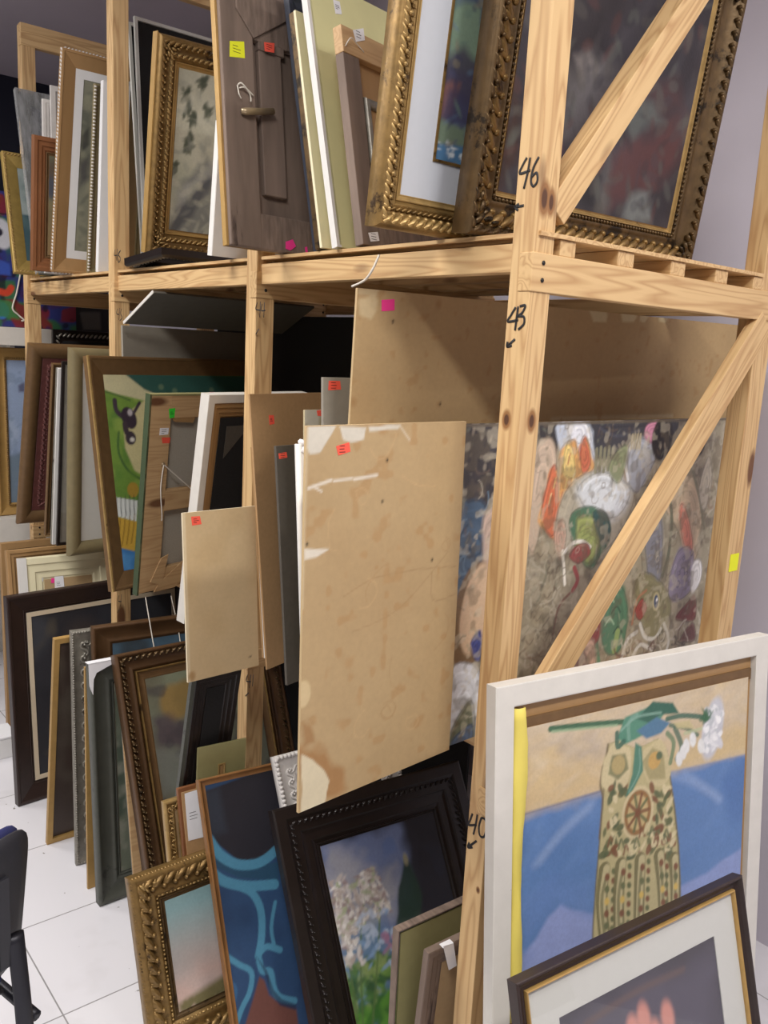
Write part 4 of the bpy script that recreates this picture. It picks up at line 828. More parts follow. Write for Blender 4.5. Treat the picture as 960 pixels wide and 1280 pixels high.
def art_beach(a):
    a.fill((116, 150, 64)); a.mottle(.06, (86, 128, 58), .5, .2, .7); a.mottle(.05, (150, 172, 84), .6, .2, .6)
    a.poly([(0.055, 0.744), (0.159, 0.743), (0.299, 0.666), (0.250, 0.644), (0.111, 0.674), (0.055, 0.691)], (206, 200, 160), .006)
    a.poly([(0.152, 0.743), (0.820, 0.739), (0.805, 0.625), (0.309, 0.660), (0.227, 0.690)], (52, 92, 84), .006)
    a.poly([(0.820, 0.739), (1.918, 0.747), (1.827, 0.057), (0.749, 0.186)], (60, 100, 84), .02)
    a.poly([(0.222, 0.650), (0.277, 0.635), (0.243, 0.478), (0.208, 0.372), (0.150, 0.405), (0.120, 0.486), (0.123, 0.563), (0.163, 0.618)], (204, 194, 146), .008)
    a.stroke([(0.054, 0.685), (0.116, 0.668), (0.161, 0.651)], .006, (70, 96, 60), .8); a.stroke([(0.101, 0.542), (0.092, 0.473), (0.124, 0.407), (0.180, 0.368)], .009, (66, 100, 54), .9)
    a.stroke([(0.098, 0.652), (0.100, 0.619), (0.121, 0.597)], .018, (66, 54, 66)); a.ell([(0.150, 0.590)][0], .03, .04, (58, 46, 58), .4); a.stroke([(0.130, 0.568), (0.134, 0.541), (0.158, 0.517)], .022, (66, 54, 62))
    a.ell([(0.148, 0.520)][0], .022, .024, (62, 52, 62)); a.ell([(0.154, 0.514)][0], .01, .008, (220, 216, 208)); a.ell([(0.156, 0.609)][0], .01, .012, (204, 196, 200), 0, .006, .8); a.stroke([(0.176, 0.612), (0.201, 0.642)], .012, (66, 54, 66))
    for p in [(0.303, 0.698), (0.364, 0.683), (0.543, 0.685)]: a.ell(p, .012, .01, (118, 140, 110), 0, .006, .7)
    a.ell([(0.135, 0.339)][0], .024, .026, (214, 138, 52)); a.poly([(0.083, 0.405), (0.150, 0.405), (0.183, 0.311), (0.066, 0.318)], (98, 136, 56), .01, .5)
    a.poly([(0.053, 0.322), (0.150, 0.298), (0.135, 0.226), (0.055, 0.255)], (220, 224, 222), .004)
    for i in range(6): a.stroke([(p[0]+i*.018, p[1]) for p in [(0.063, 0.318), (0.058, 0.252)]], .0035, (40, 44, 50), .9)
    a.poly([(0.054, 0.253), (0.138, 0.225), (0.115, 0.121), (0.051, 0.145)], (206, 166, 66), .004)
    for i in range(5): a.stroke([(p[0]+i*.02, p[1]+i*.002) for p in [(0.070, 0.245), (0.061, 0.202), (0.045, 0.148)]], .004, (130, 92, 34), .9)
    a.poly([(0.045, 0.148), (0.121, 0.120), (0.090, -0.074), (0.031, -0.062)], (62, 122, 186), .006); a.poly([(0.049, 0.131), (0.107, 0.116), (0.092, 0.051), (0.055, 0.074)], (92, 156, 214), .02, .7, .01)
r, W, H, T = framed('framed_painting', (-1.6199, -0.1639, -1.0747, -14.00, -9.27, 0.800, 0.802, 0.030), 'bright green beach painting in wide flat bronze brown frame', 'framed painting', .062, 'slant', 'bronze', 'pictures on the middle shelf', art_beach, res=.0045, depth=.55)
slab(r, -.003, 0, .003, H, -.0015, .006, M['gilt_light'], 'gilt_edge', 'thin gold outer edge')
# slanted panel over a grey board, under the upper deck
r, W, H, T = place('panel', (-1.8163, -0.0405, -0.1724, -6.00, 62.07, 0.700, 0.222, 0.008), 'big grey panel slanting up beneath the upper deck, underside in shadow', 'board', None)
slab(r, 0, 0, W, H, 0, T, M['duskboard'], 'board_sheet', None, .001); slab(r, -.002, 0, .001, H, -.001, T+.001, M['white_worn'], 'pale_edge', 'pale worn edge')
r, W, H, T = place('panel', (-1.8492, -0.0124, -1.0792, -14.00, -2.00, 0.600, 0.903, 0.010), 'upright grey board right of the third post, beneath the slanting panel', 'board', None)
slab(r, 0, 0, W, H, 0, T, M['greyboard'], 'board_sheet', None, .001)

# ------------------------------------------------------------------ middle shelf, third bay
r, W, H, T = framed('framed_painting', (-2.1666, -0.1208, -1.0795, -6.00, 3.01, 0.600, 0.813, 0.030), 'blank off white picture in olive grey frame left of the beach painting', 'framed painting', .056, 'round', 'olive', 'pictures on the middle shelf', back='mat_cool', smooth=True)
r, W, H, T = place('picture', (-2.3748, -0.1000, -1.0795, 0.00, 7.98, 0.500, 0.764, 0.012), 'dark edged sheet of grey glass beside thin white frame', 'picture', 'pictures on the middle shelf')
moulding(r, W, H, T, .012, 'flat', M['black']); slab(r, .01, .01, W-.01, H-.01, .006, .009, M['greyboard'], 'print'); slab(r, .01, .01, W-.01, H-.01, .002, .004, M['glass'], 'glass_pane')
r, W, H, T = framed('framed_painting', (-2.4055, -0.1077, -1.0795, 0.00, 8.53, 0.500, 0.736, 0.020), 'very thin white framed picture seen edge on, middle shelf', 'framed painting', .014, 'box', 'white', 'pictures on the middle shelf', back='greyboard')
slab(r, -.002, 0, 0, H, .008, T, M['silver'], 'side_strip', 'grey side strip')
framed('framed_painting', (-2.5810, -0.0800, -1.0795, 0.00, 10.86, 0.500, 0.754, 0.020), 'thin dull gold frame edge next to the maroon lined frame', 'framed painting', .022, 'cove', 'bronze', 'pictures on the middle shelf', back='blackcloth')
r, W, H, T = framed('framed_painting', (-2.8331, -0.1200, -1.0795, 0.00, 16.20, 0.500, 0.844, 0.030), 'wide bronze frame with carved maroon liner beside far post', 'framed painting', .062, 'round', 'bronze', 'pictures on the middle shelf', back='maroon', smooth=True)
moulding(r, W, H, .012, .06, 'flat', M['maroon'], 'carved_liner', .062, .016, 'carved maroon liner')
carve(r, W, H, .092, .016, .016, .024, 'leaf', M['maroon'], 'carved_ornament', .35)
moulding(r, W, H, .01, .012, 'cove', M['gold_paint'], 'inner_slip', .122, .016)
r, W, H, T = place('framed_painting', (-3.1202, 0.1400, -1.0795, 0.00, 2.00, 0.500, 0.879, 0.020), 'dark frame with silver beaded top edge behind the maroon lined frame', 'framed painting', 'pictures on the middle shelf')
moulding(r, W, H, T, .05, 'cove', M['black']); slab(r, .045, .045, W-.045, H-.045, .012, .015, M['blackcloth'], 'dark_picture')
carve(r, W, H, .024, .002, .0105, .021, 'rope', M['silver'], 'rope_moulding', .9)
def art_night(a):
    a.fill((26, 24, 30)); a.poly([(0.021, 0.967), (0.048, 1.041), (0.071, 1.019), (0.051, 0.908), (0.026, 0.894)], (190, 178, 170), .01, .9, .006); a.ell([(0.053, 0.969)][0], .02, .024, (206, 200, 196)); a.poly([(0.194, 0.978), (0.302, 0.986), (0.304, 0.893), (0.209, 0.888)], (92, 88, 84), .01)
    a.stroke([(0.086, 0.971), (0.118, 0.932), (0.134, 0.917)], .014, (120, 110, 104), .8)
r, W, H, T = place('canvas', (-3.4377, 0.2200, -1.0786, 0.00, -2.65, 0.400, 1.063, 0.020), 'black canvas with small pale figure beyond the far post', 'canvas', None)
a = Art(0, 0, W, H, .008); art_night(a); a.build('painted_canvas', 0, M['paint'], r, T, (60, 50, 44))

# ------------------------------------------------------------------ beyond the rack's far end
sh = bpy.data.objects.new('shelf_unit', None); C.objects.link(sh); sh.location = (-3.55, -.25, ZF); tag(sh, 'white two board shelf unit beyond the far end of the pine rack', 'shelf')
def swb(name, x0, y0, z0, x1, y1, z1):
    mb = MB(); mb.box(x0+3.55, y0+.25, z0-ZF, x1+3.55, y1+.25, z1-ZF); return mb.build(name, M['white_worn'], sh, None, .002)
swb('shelf_board', -3.9, -.75, -.285, -3.2, .19, -.2005); swb('shelf_board', -3.9, -.75, -1.29, -3.2, .19, -1.1205)
for y in (-.75, .16): swb('side_panel', -3.9, y, ZF, -3.86, y+.03, -.2)
swb('back_panel', -3.93, -.75, ZF, -3.9, .19, -.2)
def art_col(a):
    a.fill((52, 60, 128)); a.mottle(.09, (60, 112, 66), .5, .08, .9); a.mottle(.08, (132, 44, 50), .56, .06, .9); a.mottle(.06, (70, 40, 92), .6, .06, .8); a.mottle(.05, (28, 28, 44), .66, .05, .8)
    a.ell([(0.156, 0.429)][0], .05, .07, (206, 208, 216), .2, .01); a.ell([(0.142, 0.435)][0], .02, .02, (40, 40, 60)); a.ell([(0.144, 0.075)][0], .035, .04, (60, 120, 210))
    a.poly([(0.110, 0.322), (0.188, 0.294), (0.193, 0.239), (0.114, 0.242)], (62, 90, 180), .01); a.stroke([(0.111, 0.169), (0.169, 0.158), (0.191, 0.183)], .03, (206, 72, 50)); a.poly([(0.117, 0.132), (0.197, 0.116), (0.224, 0.035), (0.114, 0.043)], (62, 128, 74), .01, .9, .01)
    a.stroke([(a.x0, a.z0+.52), (a.x1, a.z0+.52)], .006, (30, 30, 40))
r, W, H, T = place('canvas', (-3.2902, -0.1760, -0.1982, 0.00, -0.90, 0.500, 0.622, 0.020), 'vivid blue, green and red abstract canvas at the left photo edge', 'canvas', None)
a = Art(0, 0, W, H, .006); art_col(a); a.build('painted_canvas', 0, M['paint_gloss'], r, T, (90, 80, 70))
q = [(0.234, 0.239), (0.192, 0.089), (0.242, 0.036)]
string(r, [(q[0][0],-.012,q[0][1]+.02),((q[0][0]+q[1][0])/2,-.012,(q[0][1]+q[1][1])/2),(q[1][0],-.01,q[1][1]),((q[1][0]+q[2][0])/2,-.008,q[1][1]-.03),(q[2][0],-.012,q[2][1]),(q[2][0]-.012,-.014,q[2][1]-.006)], .004)
def art_seascape(a):
    a.fill((150, 168, 198)); a.mottle(.1, (178, 192, 212), .5, .3, .7); z = a.z0+.08
    a.poly([(0.026, 0.297), (0.163, 0.312), (0.154, 0.008), (0.016, 0.019)], (104, 122, 134), .02, .8, .01); a.mottle(.03, (120, 140, 168), .6, .1, .5)
    a.poly([(0.112, 0.640), (0.142, 0.656), (0.145, 0.609), (0.115, 0.609)], (96, 100, 128), .01)
r, W, H, T = framed('framed_painting', (-3.2662, -0.0765, -1.1180, 0.00, -0.96, 0.500, 0.821, 0.030), 'pale blue seascape in gold frame at the left photo edge', 'framed painting', .062, 'scoop', 'gold_paint', None, art_seascape, res=.007, smooth=True)
carve(r, W, H, .05, .008, .005, .01, 'bead', M['gilt'], 'bead_course')
bx = bpy.data.objects.new('carton', None); C.objects.link(bx); bx.location = (-2.62, -.36, ZF); tag(bx, 'small white carton on the tiles at the left photo edge', 'carton')
mb = MB(); mb.box(-.07, -.07, 0, .07, .13, .09); mb.build('carton_body', M['mat_white'], bx, None, .003); mb = MB(); mb.box(-.072, -.072, .0905, .072, .132, .1); mb.build('lid', M['paper'], bx, None, .002)

# ------------------------------------------------------------------ floor level, far to near
framed('framed_painting', (-2.7916, -0.2000, -2.0488, 0.00, -1.25, 0.400, 0.898, 0.030), 'slim pale wood frame standing on the floor, leftmost behind the dark frame', 'framed painting', .03, 'flat', 'tanwood', 'pictures on the floor', back='blackcloth')
framed('framed_painting', (-2.4192, -0.2500, -2.0453, 0.00, -8.00, 0.400, 0.933, 0.030), 'slim brown wood frame on the floor beside white framed picture back', 'framed painting', .05, 'step', 'tanwood', 'pictures on the floor', back='blackcloth')
r, W, H, T = place('turned_painting', (-2.3318, -0.2311, -2.0443, 4.00, -10.00, 0.400, 0.913, 0.030), 'cream white framed picture back with pink and white labels, rear floor row', 'framed painting', 'pictures on the floor')
moulding(r, W, H, T, .105, 'step', M['cream']); slab(r, -.002, 0, .03, H, -.003, T, M['white'], 'white_edge', 'white outer edge'); slab(r, .1, .1, W-.1, H-.1, .016, .019, M['card'], 'backing_board')
sticker(r, [(0.071, 0.829), (0.097, 0.830), (0.095, 0.806), (0.070, 0.809)], M['paper'], 'paper_label', .014); sticker(r, [(0.129, 0.816), (0.142, 0.815), (0.140, 0.794), (0.127, 0.796)], M['st_pink'], y=.014); sticker(r, [(0.142, 0.825), (0.179, 0.824), (0.181, 0.755), (0.141, 0.753)], M['paper'], 'paper_label', .014, 4)
framed('framed_painting', (-2.4590, 0.0000, -2.0467, 0.00, -8.00, 0.300, 0.890, 0.020), 'grey green frame edge just right of the cream white picture back', 'framed painting', .02, 'flat', 'greygreen', 'pictures on the floor', back='darkcard')
def art_port(a):
    a.fill((44, 44, 50)); a.mottle(.2, (62, 64, 70), .45, .3, .8); a.ell((.3, .5), .1, .16, (86, 72, 62), 0, .08, .6); a.mottle(.1, (96, 86, 66), .66, .2, .5)
r, W, H, T = framed('framed_painting', (-2.1114, -0.3559, -2.0470, -4.00, -4.06, 0.800, 0.840, 0.035), 'largest dark brown frame with cream inner slip, standing on the floor', 'framed painting', .068, 'slant', 'darkbrown', 'pictures on the floor', art_port, res=.008, slip=(.012, 'darkbrown'))
moulding(r, W, H, .016, .018, 'flat', M['mat_cream'], 'cream_slip', .078, .018, 'pale cream slip')
def art_dk(a): a.fill((66, 52, 44)); a.mottle(.1, (92, 84, 72), .5, .25, .7)
framed('framed_painting', (-1.7926, -0.3504, -2.0495, 0.00, 8.70, 0.500, 0.833, 0.018), 'dark picture in thin gold edged frame leaning right over the tiles', 'framed painting', .02, 'box', 'gold_paint', 'pictures on the floor', art_dk, res=.012)
r, W, H, T = framed('framed_painting', (-1.6086, -0.3115, -2.0489, 8.00, -1.76, 0.500, 0.854, 0.020), 'tarnished silver frame with carved scrolls, standing on the floor', 'framed painting', .072, 'scoop', 'silver', 'pictures on the floor', back='darkcard', smooth=True)
carve(r, W, H, .046, .008, .026, .046, 'scroll', M['silver']); carve(r, W, H, .007, .0, .0042, .009, 'bead', M['silver'], 'bead_course')
def art_pond(a):
    a.fill((60, 66, 70)); a.poly(RECT(0, a.z1-.09, W0, a.z1+.1), (78, 104, 124), .03, .9, .01); a.mottle(.08, (50, 48, 44), .5, .2, .7)
W0 = 2
framed('framed_painting', (-1.4900, -0.2680, -2.0473, 6.00, -5.00, 0.600, 0.882, 0.025), 'broad brown scooped frame with blue topped picture, tallest at the third post', 'framed painting', .072, 'scoop', 'midbrown', 'pictures on the floor', art_pond, res=.008, smooth=True)
for o in list(C.objects):
    if o.get('label', '').startswith('broad brown scooped'):
        for ch in o.children:
            if ch.name.startswith('frame'): ch.data.materials[0] = M['brownscoop']
framed('framed_painting', (-1.4583, -0.3254, -2.0495, 0.00, 0.00, 0.080, 0.788, 0.010), 'orange gold frame edge between silver frame and grey green frame', 'framed painting', .025, 'flat', 'gold_paint', 'pictures on the floor', back='card')
def art_gg(a): a.fill((110, 116, 100)); a.mottle(.08, (70, 84, 72), .5, .2, .8); a.mottle(.04, (150, 150, 136), .6, .1, .6)
r, W, H, T = framed('framed_painting', (-1.3428, -0.3288, -2.0467, 0.00, -4.51, 0.500, 0.816, 0.035), 'wide grey green stepped frame with torn paper top corner, on the floor', 'framed painting', .078, 'scoop', 'greygreen', 'pictures on the floor', art_gg, res=.01, slip=(.01, 'greygreen'), smooth=True)
mb = MB(); rr = random.Random(3)
mb.prism([(-.004,H-.07),(.006,H-.1),(.01,H-.05),(.02,H-.03),(.07,H-.012),(.1,H+.003),(-.004,H+.003)], -.0035, -.0015); mb.box(-.004, -.0035, H+.0008, .1, T*.8, H+.003); mb.build('torn_paper', M['paper'], r, 'torn white paper on corner')
r, W, H, T = place('canvas', (-1.2762, -0.2350, -2.0481, 0.00, -10.00, 0.200, 0.626, 0.008), 'pale bare stretcher edge between grey green and still life frames', 'canvas', 'pictures on the floor')
slab(r, 0, 0, .03, H, 0, T, M['pine_raw'], 'stretcher_bar', None, .002); slab(r, W-.03, 0, W, H, 0, T, M['pine_raw'], 'stretcher_bar', None, .002); slab(r, .03, H-.03, W-.03, H, 0, T, M['pine_raw'], 'stretcher_bar', None, .002); slab(r, .03, 0, W-.03, .03, 0, T, M['pine_raw'], 'stretcher_bar', None, .002); slab(r, 0, 0, W, H, T, T+.002, M['linen'], 'canvas_back')
def art_still(a):
    a.fill((112, 110, 92)); a.fade((122, 128, 106), (92, 92, 84)); a.mottle(.1, (96, 90, 76), .5, .2, .7)
    a.ell([(0.184, 0.693)][0], .05, .06, (142, 118, 70), 0, .02); a.ell([(0.231, 0.698)][0], .05, .06, (134, 112, 66), 0, .02)
    a.poly([(0.093, 0.657), (0.157, 0.654), (0.236, 0.609), (0.212, 0.549), (0.101, 0.565)], (78, 66, 76), .04, .8, .02); a.mottle(.05, (66, 60, 66), .6, .15, .6)
    a.poly([(0.093, 0.554), (0.198, 0.540), (0.155, 0.422), (0.101, 0.400)], (116, 120, 116), .04, .6, .02); a.squiggles(24, [(140, 142, 136), (70, 66, 70)], .1, .005, a=.5, seed=2)
r, W, H, T = framed('framed_painting', (-1.0744, -0.2522, -2.0360, -1.50, -19.68, 0.600, 0.884, 0.040), 'murky still life in deep brown carved frame with gilt inner edge', 'framed painting', .066, 'scoop', 'brownscoop', 'pictures on the floor', art_still, res=.005, slip=(.034, 'bronze'), smooth=True)
carve(r, W, H, .02, .006, .011, .021, 'leaf', M['gilt_dark'])
moulding(r, W, H, .012, .008, 'round', M['gilt'], 'gilt_edge', .064, .014)
r, W, H, T = framed('framed_painting', (-1.0462, -0.2500, -2.0495, 0.00, 12.00, 0.140, 0.962, 0.015), 'black frame with grey side leaning right, beside the still life', 'framed painting', .045, 'step', 'black', 'pictures on the floor', back='blackcloth', depth=.5)
slab(r, -.012, 0, 0, H, .0, T, M['greygreen'], 'grey_side', 'grey side strip')
r, W, H, T = place('framed_painting', (-0.9000, -0.2249, -2.0495, 7.00, 2.01, 0.145, 0.726, 0.006), 'flat olive panel with small gold inner frame behind second post', 'framed painting', 'pictures on the floor')
slab(r, 0, 0, W, H, 0, .006, M['olivegreen'], 'panel', None, .001); moulding(r, W, H, .006, .012, 'cove', M['gilt_light'], 'inner_frame', .062, -.003)
slab(r, .068, .068, W-.068, H-.068, -.001, -.0002, M['tanwood'], 'backing_board')
r, W, H, T = framed('framed_painting', (-0.7827, -0.3100, -2.0451, 0.00, -12.69, 0.075, 0.582, 0.020), 'small pale gold carved frame right of the still life, mostly hidden', 'framed painting', .034, 'baroque', 'gilt_light', 'pictures on the floor', back='card', smooth=True)
carve(r, W, H, .018, .004, .015, .034, 'scroll', M['gilt_light'], sides=(0, 2, 3))
r, W, H, T = place('turned_painting', (-0.7260, -0.2885, -2.0456, 3.00, -15.00, 0.070, 0.631, 0.015), 'wooden picture back with long white paper label beside blue abstract', 'framed painting', 'pictures on the floor')
slab(r, 0, 0, W, H, 0, T, M['midbrown'], 'frame_side', None, .002); slab(r, .008, .008, W-.008, H-.012, -.003, 0, M['fibre'], 'backing_board', None, .001)
sticker(r, [(0.017, 0.614), (0.070, 0.616), (0.060, 0.482), (0.015, 0.484)], M['paper'], 'paper_label', -.004, 3)
def art_sky(a):
    a.fade((150, 186, 190), (206, 178, 168), .25, .9); a.mottle(.1, (180, 190, 190), .55, .3, .4)
    a.dabs(60, [(84, 88, 56), (120, 112, 64), (66, 74, 50)], .012, box=([(0.105, 0.063)][0][0], a.z0, a.x1, [(0.132, 0.103)][0][1]), a=.8, seed=3)
    a.poly([(a.x0, a.z0), (a.x1, a.z0), (a.x1, a.z0+.05), (a.x0, a.z0+.02)], (120, 112, 76), .02)
r, W, H, T = framed('framed_painting', (-0.6402, -0.4607, -2.0382, 0.25, -18.81, 0.380, 0.472, 0.035), 'soft sky landscape in ornate carved gold frame, nearest on the tiles', 'framed painting', .08, 'baroque', 'gilt', 'pictures on the floor', art_sky, res=.004, slip=(.016, 'gilt_dark'), smooth=True)
carve(r, W, H, .030, .005, .025, .030, 'leaf', M['gilt'], 'carved_ornament', .3); carve(r, W, H, .006, .008, .006, .009, 'bead', M['gilt'], 'bead_edge'); carve(r, W, H, .07, .012, .0042, .011, 'pearl_bar', M['gilt_light'], 'bead_course')
corner_leaves(r, W, H, .03, .004, .022, M['gilt_light'])
def art_blue(a):
    a.fill((40, 68, 104)); a.mottle(.06, (34, 58, 92), .5, .2, .6)
    a.poly([(0.011, 0.701), (0.240, 0.728), (0.204, 0.497), (0.150, 0.490), (0.082, 0.505), (0.043, 0.548), (0.013, 0.586)], (34, 32, 40), .004)
    a.poly([(0.013, 0.701), (0.056, 0.702), (0.061, 0.585), (0.013, 0.584)], (44, 50, 62), .02, .8)
    S = lambda pts, w, c=(74, 132, 160): a.stroke(pts, w, c, .95)
    a.poly([(0.011, 0.511), (0.075, 0.462), (0.186, 0.427), (0.194, 0.472), (0.102, 0.483), (0.047, 0.514), (0.014, 0.560)], (34, 70, 96), .004)
    S([(0.010, 0.577), (0.032, 0.534), (0.072, 0.499), (0.120, 0.485), (0.159, 0.489), (0.201, 0.508)], .026); S([(0.002, 0.498), (0.035, 0.464), (0.094, 0.436), (0.173, 0.419)], .026)
    S([(0.072, 0.442), (0.108, 0.412), (0.123, 0.363), (0.115, 0.304), (0.098, 0.259)], .02); S([(0.167, 0.374), (0.145, 0.315), (0.146, 0.267)], .01)
    S([(0.102, 0.264), (0.126, 0.273), (0.160, 0.254)], .016); S([(0.098, 0.245), (0.103, 0.220), (0.124, 0.209), (0.126, 0.169), (0.140, 0.141), (0.178, 0.120)], .018)
    S([(0.009, 0.287), (0.041, 0.255), (0.072, 0.226), (0.061, 0.183), (0.033, 0.150), (0.004, 0.106)], .014); S([(0.002, 0.231), (0.023, 0.199), (0.003, 0.154)], .012, (52, 92, 130))
    a.poly([(0.029, 0.098), (0.066, 0.162), (0.092, 0.208), (0.104, 0.196), (0.111, 0.158), (0.137, 0.126), (0.180, 0.100), (0.177, -0.013), (0.007, 0.049)], (104, 64, 56), .006)
    a.poly([(0.092, 0.259), (0.107, 0.217), (0.116, 0.164), (0.137, 0.122), (0.179, 0.096), (0.182, 0.111), (0.144, 0.136), (0.126, 0.165), (0.116, 0.216)], (30, 40, 66), .004, .7)
framed('framed_painting', (-0.4856, -0.3008, -2.0385, 7.25, -26.08, 0.500, 0.735, 0.025), 'blue and black abstract of curving bands in thin gold brown frame', 'framed painting', .022, 'cove', 'goldbrown', 'pictures on the floor', art_blue, res=.0035, depth=.4)
r, W, H, T = framed('framed_picture', (-0.3418, -0.1065, -2.0401, 4.00, -28.00, 0.400, 0.810, 0.020), 'white openwork carved frame corner between blue abstract and flowers painting', 'framed picture', .07, 'scoop', 'white_beads', 'pictures on the floor', back='blackcloth', smooth=True)
carve(r, W, H, .007, -.001, .007, .012, 'bead', M['white_beads'], 'bead_course'); carve(r, W, H, .045, .008, .019, .03, 'scroll', M['white_beads'])
def art_flow(a):
    a.fill((36, 36, 46)); a.mottle(.12, (52, 52, 64), .5, .3, .6)
    a.poly([(0.118, 0.611), (0.372, 0.600), (0.416, 0.513), (0.379, 0.436), (0.309, 0.332), (0.163, 0.126), (0.051, 0.147)], (112, 126, 166), .05, .95, .03)
    a.poly([(0.118, 0.590), (0.206, 0.567), (0.262, 0.490), (0.338, 0.479), (0.308, 0.373), (0.175, 0.352), (0.103, 0.355)], (166, 166, 176), .05, .85, .03); a.mottle(.07, (78, 108, 168), .64, .1, .4)
    a.poly([(0.388, 0.607), (0.670, 0.621), (0.523, 0.183), (0.390, 0.246), (0.379, 0.436)], (32, 32, 42), .03, .95, .01)
    a.poly([(0.369, 0.503), (0.381, 0.479), (0.398, 0.389), (0.377, 0.336), (0.298, 0.339), (0.329, 0.429)], (34, 58, 48), .01, .95, .006); a.ell([(0.372, 0.494)][0], .008, .016, (150, 146, 120), 0, .006)
    a.poly([(0.297, 0.335), (0.416, 0.331), (0.433, 0.253), (0.286, 0.298)], (96, 104, 92), .03, .7, .02)
    a.poly([(0.081, 0.362), (0.249, 0.350), (0.235, 0.120), (0.055, 0.164)], (106, 142, 172), .06, .7, .04)
    g = [(72, 116, 60), (110, 150, 70), (54, 90, 56), (140, 160, 100)]
    b0 = [(0.055, 0.164), (0.281, 0.280)]
    a.dabs(170, g, .022, box=(b0[0][0], b0[0][1]-.02, b0[1][0], b0[1][1]), a=.75, seed=4)
    a.dabs(60, [(96, 150, 60), (60, 110, 48)], .026, box=(b0[0][0], a.z0, a.x1*.7, b0[0][1]+.02), a=.8, seed=6)
    for pts in ([(0.128, 0.157), (0.138, 0.305), (0.153, 0.479)], [(0.141, 0.152), (0.181, 0.331), (0.240, 0.485)], [(0.168, 0.143), (0.220, 0.279), (0.270, 0.425)]): a.stroke(pts, .006, (92, 118, 70), .8)
    fl = [(206, 196, 190), (186, 172, 164), (160, 140, 140), (222, 216, 214), (176, 186, 150)]
    for i, p in enumerate([(0.152, 0.475), (0.154, 0.442), (0.130, 0.405), (0.144, 0.366), (0.238, 0.475), (0.219, 0.444), (0.231, 0.412), (0.254, 0.459), (0.155, 0.315), (0.162, 0.396), (0.265, 0.406), (0.189, 0.388)]):
        a.dabs(22, fl, .012, box=(p[0]-.025, p[1]-.03, p[0]+.025, p[1]+.03), a=.85, seed=20+i)
        a.dabs(6, [(240, 236, 232), (226, 220, 214)], .008, box=(p[0]-.02, p[1]-.025, p[0]+.02, p[1]+.025), a=.9, seed=60+i)
    a.dabs(30, [(190, 204, 226), (140, 170, 210)], .014, box=(*[(0.178, 0.254)][0], *[(0.289, 0.399)][0]), a=.7, seed=9); a.dabs(12, [(168, 122, 150)], .012, box=(*[(0.246, 0.291)][0], *[(0.297, 0.335)][0]), a=.7, seed=8)
r, W, H, T = framed('framed_painting', (-0.2601, -0.1815, -2.0341, 6.50, -30.78, 0.620, 0.716, 0.030), 'flower garden painting in broad black carved frame under the biggest board', 'framed painting', .115, 'step', 'black', 'pictures on the floor', art_flow, 'paint', .004, slip=(.012, 'black'))
carve(r, W, H, .046, .003, .008, .018, 'leaf', M['black'])
r, W, H, T = place('framed_painting', (-0.1415, -0.1003, -2.0492, 2.75, -0.74, 0.400, 0.546, 0.020), 'flat pale olive picture in narrow grey brown frame, behind near post', 'framed painting', 'pictures on the floor')
moulding(r, W, H, T, .014, 'cove', M['oldwood']); slab(r, .012, .012, W-.012, H-.012, .004, .008, M['olivegreen'], 'mount_card')
r, W, H, T = place('framed_picture', (-0.1143, -0.0680, -2.0495, 3.00, 4.11, 0.280, 0.522, 0.018), 'small rough wooden frame with white paper tag at the near post foot', 'framed picture', 'pictures on the floor')
moulding(r, W, H, T, .055, 'step', M['oldwood_z']); slab(r, .05, .05, W-.05, H-.05, .012, .015, M['card'], 'backing_board')
mb = MB(); t0 = [(0.039, 0.528), (0.070, 0.523), (0.090, 0.453), (0.067, 0.451)]; mb.prism(t0, -.003, -.0015); mb.box(t0[0][0], -.003, H+.0006, t0[1][0], T*.6, H+.002); mb.build('paper_tag', M['paper'], r)

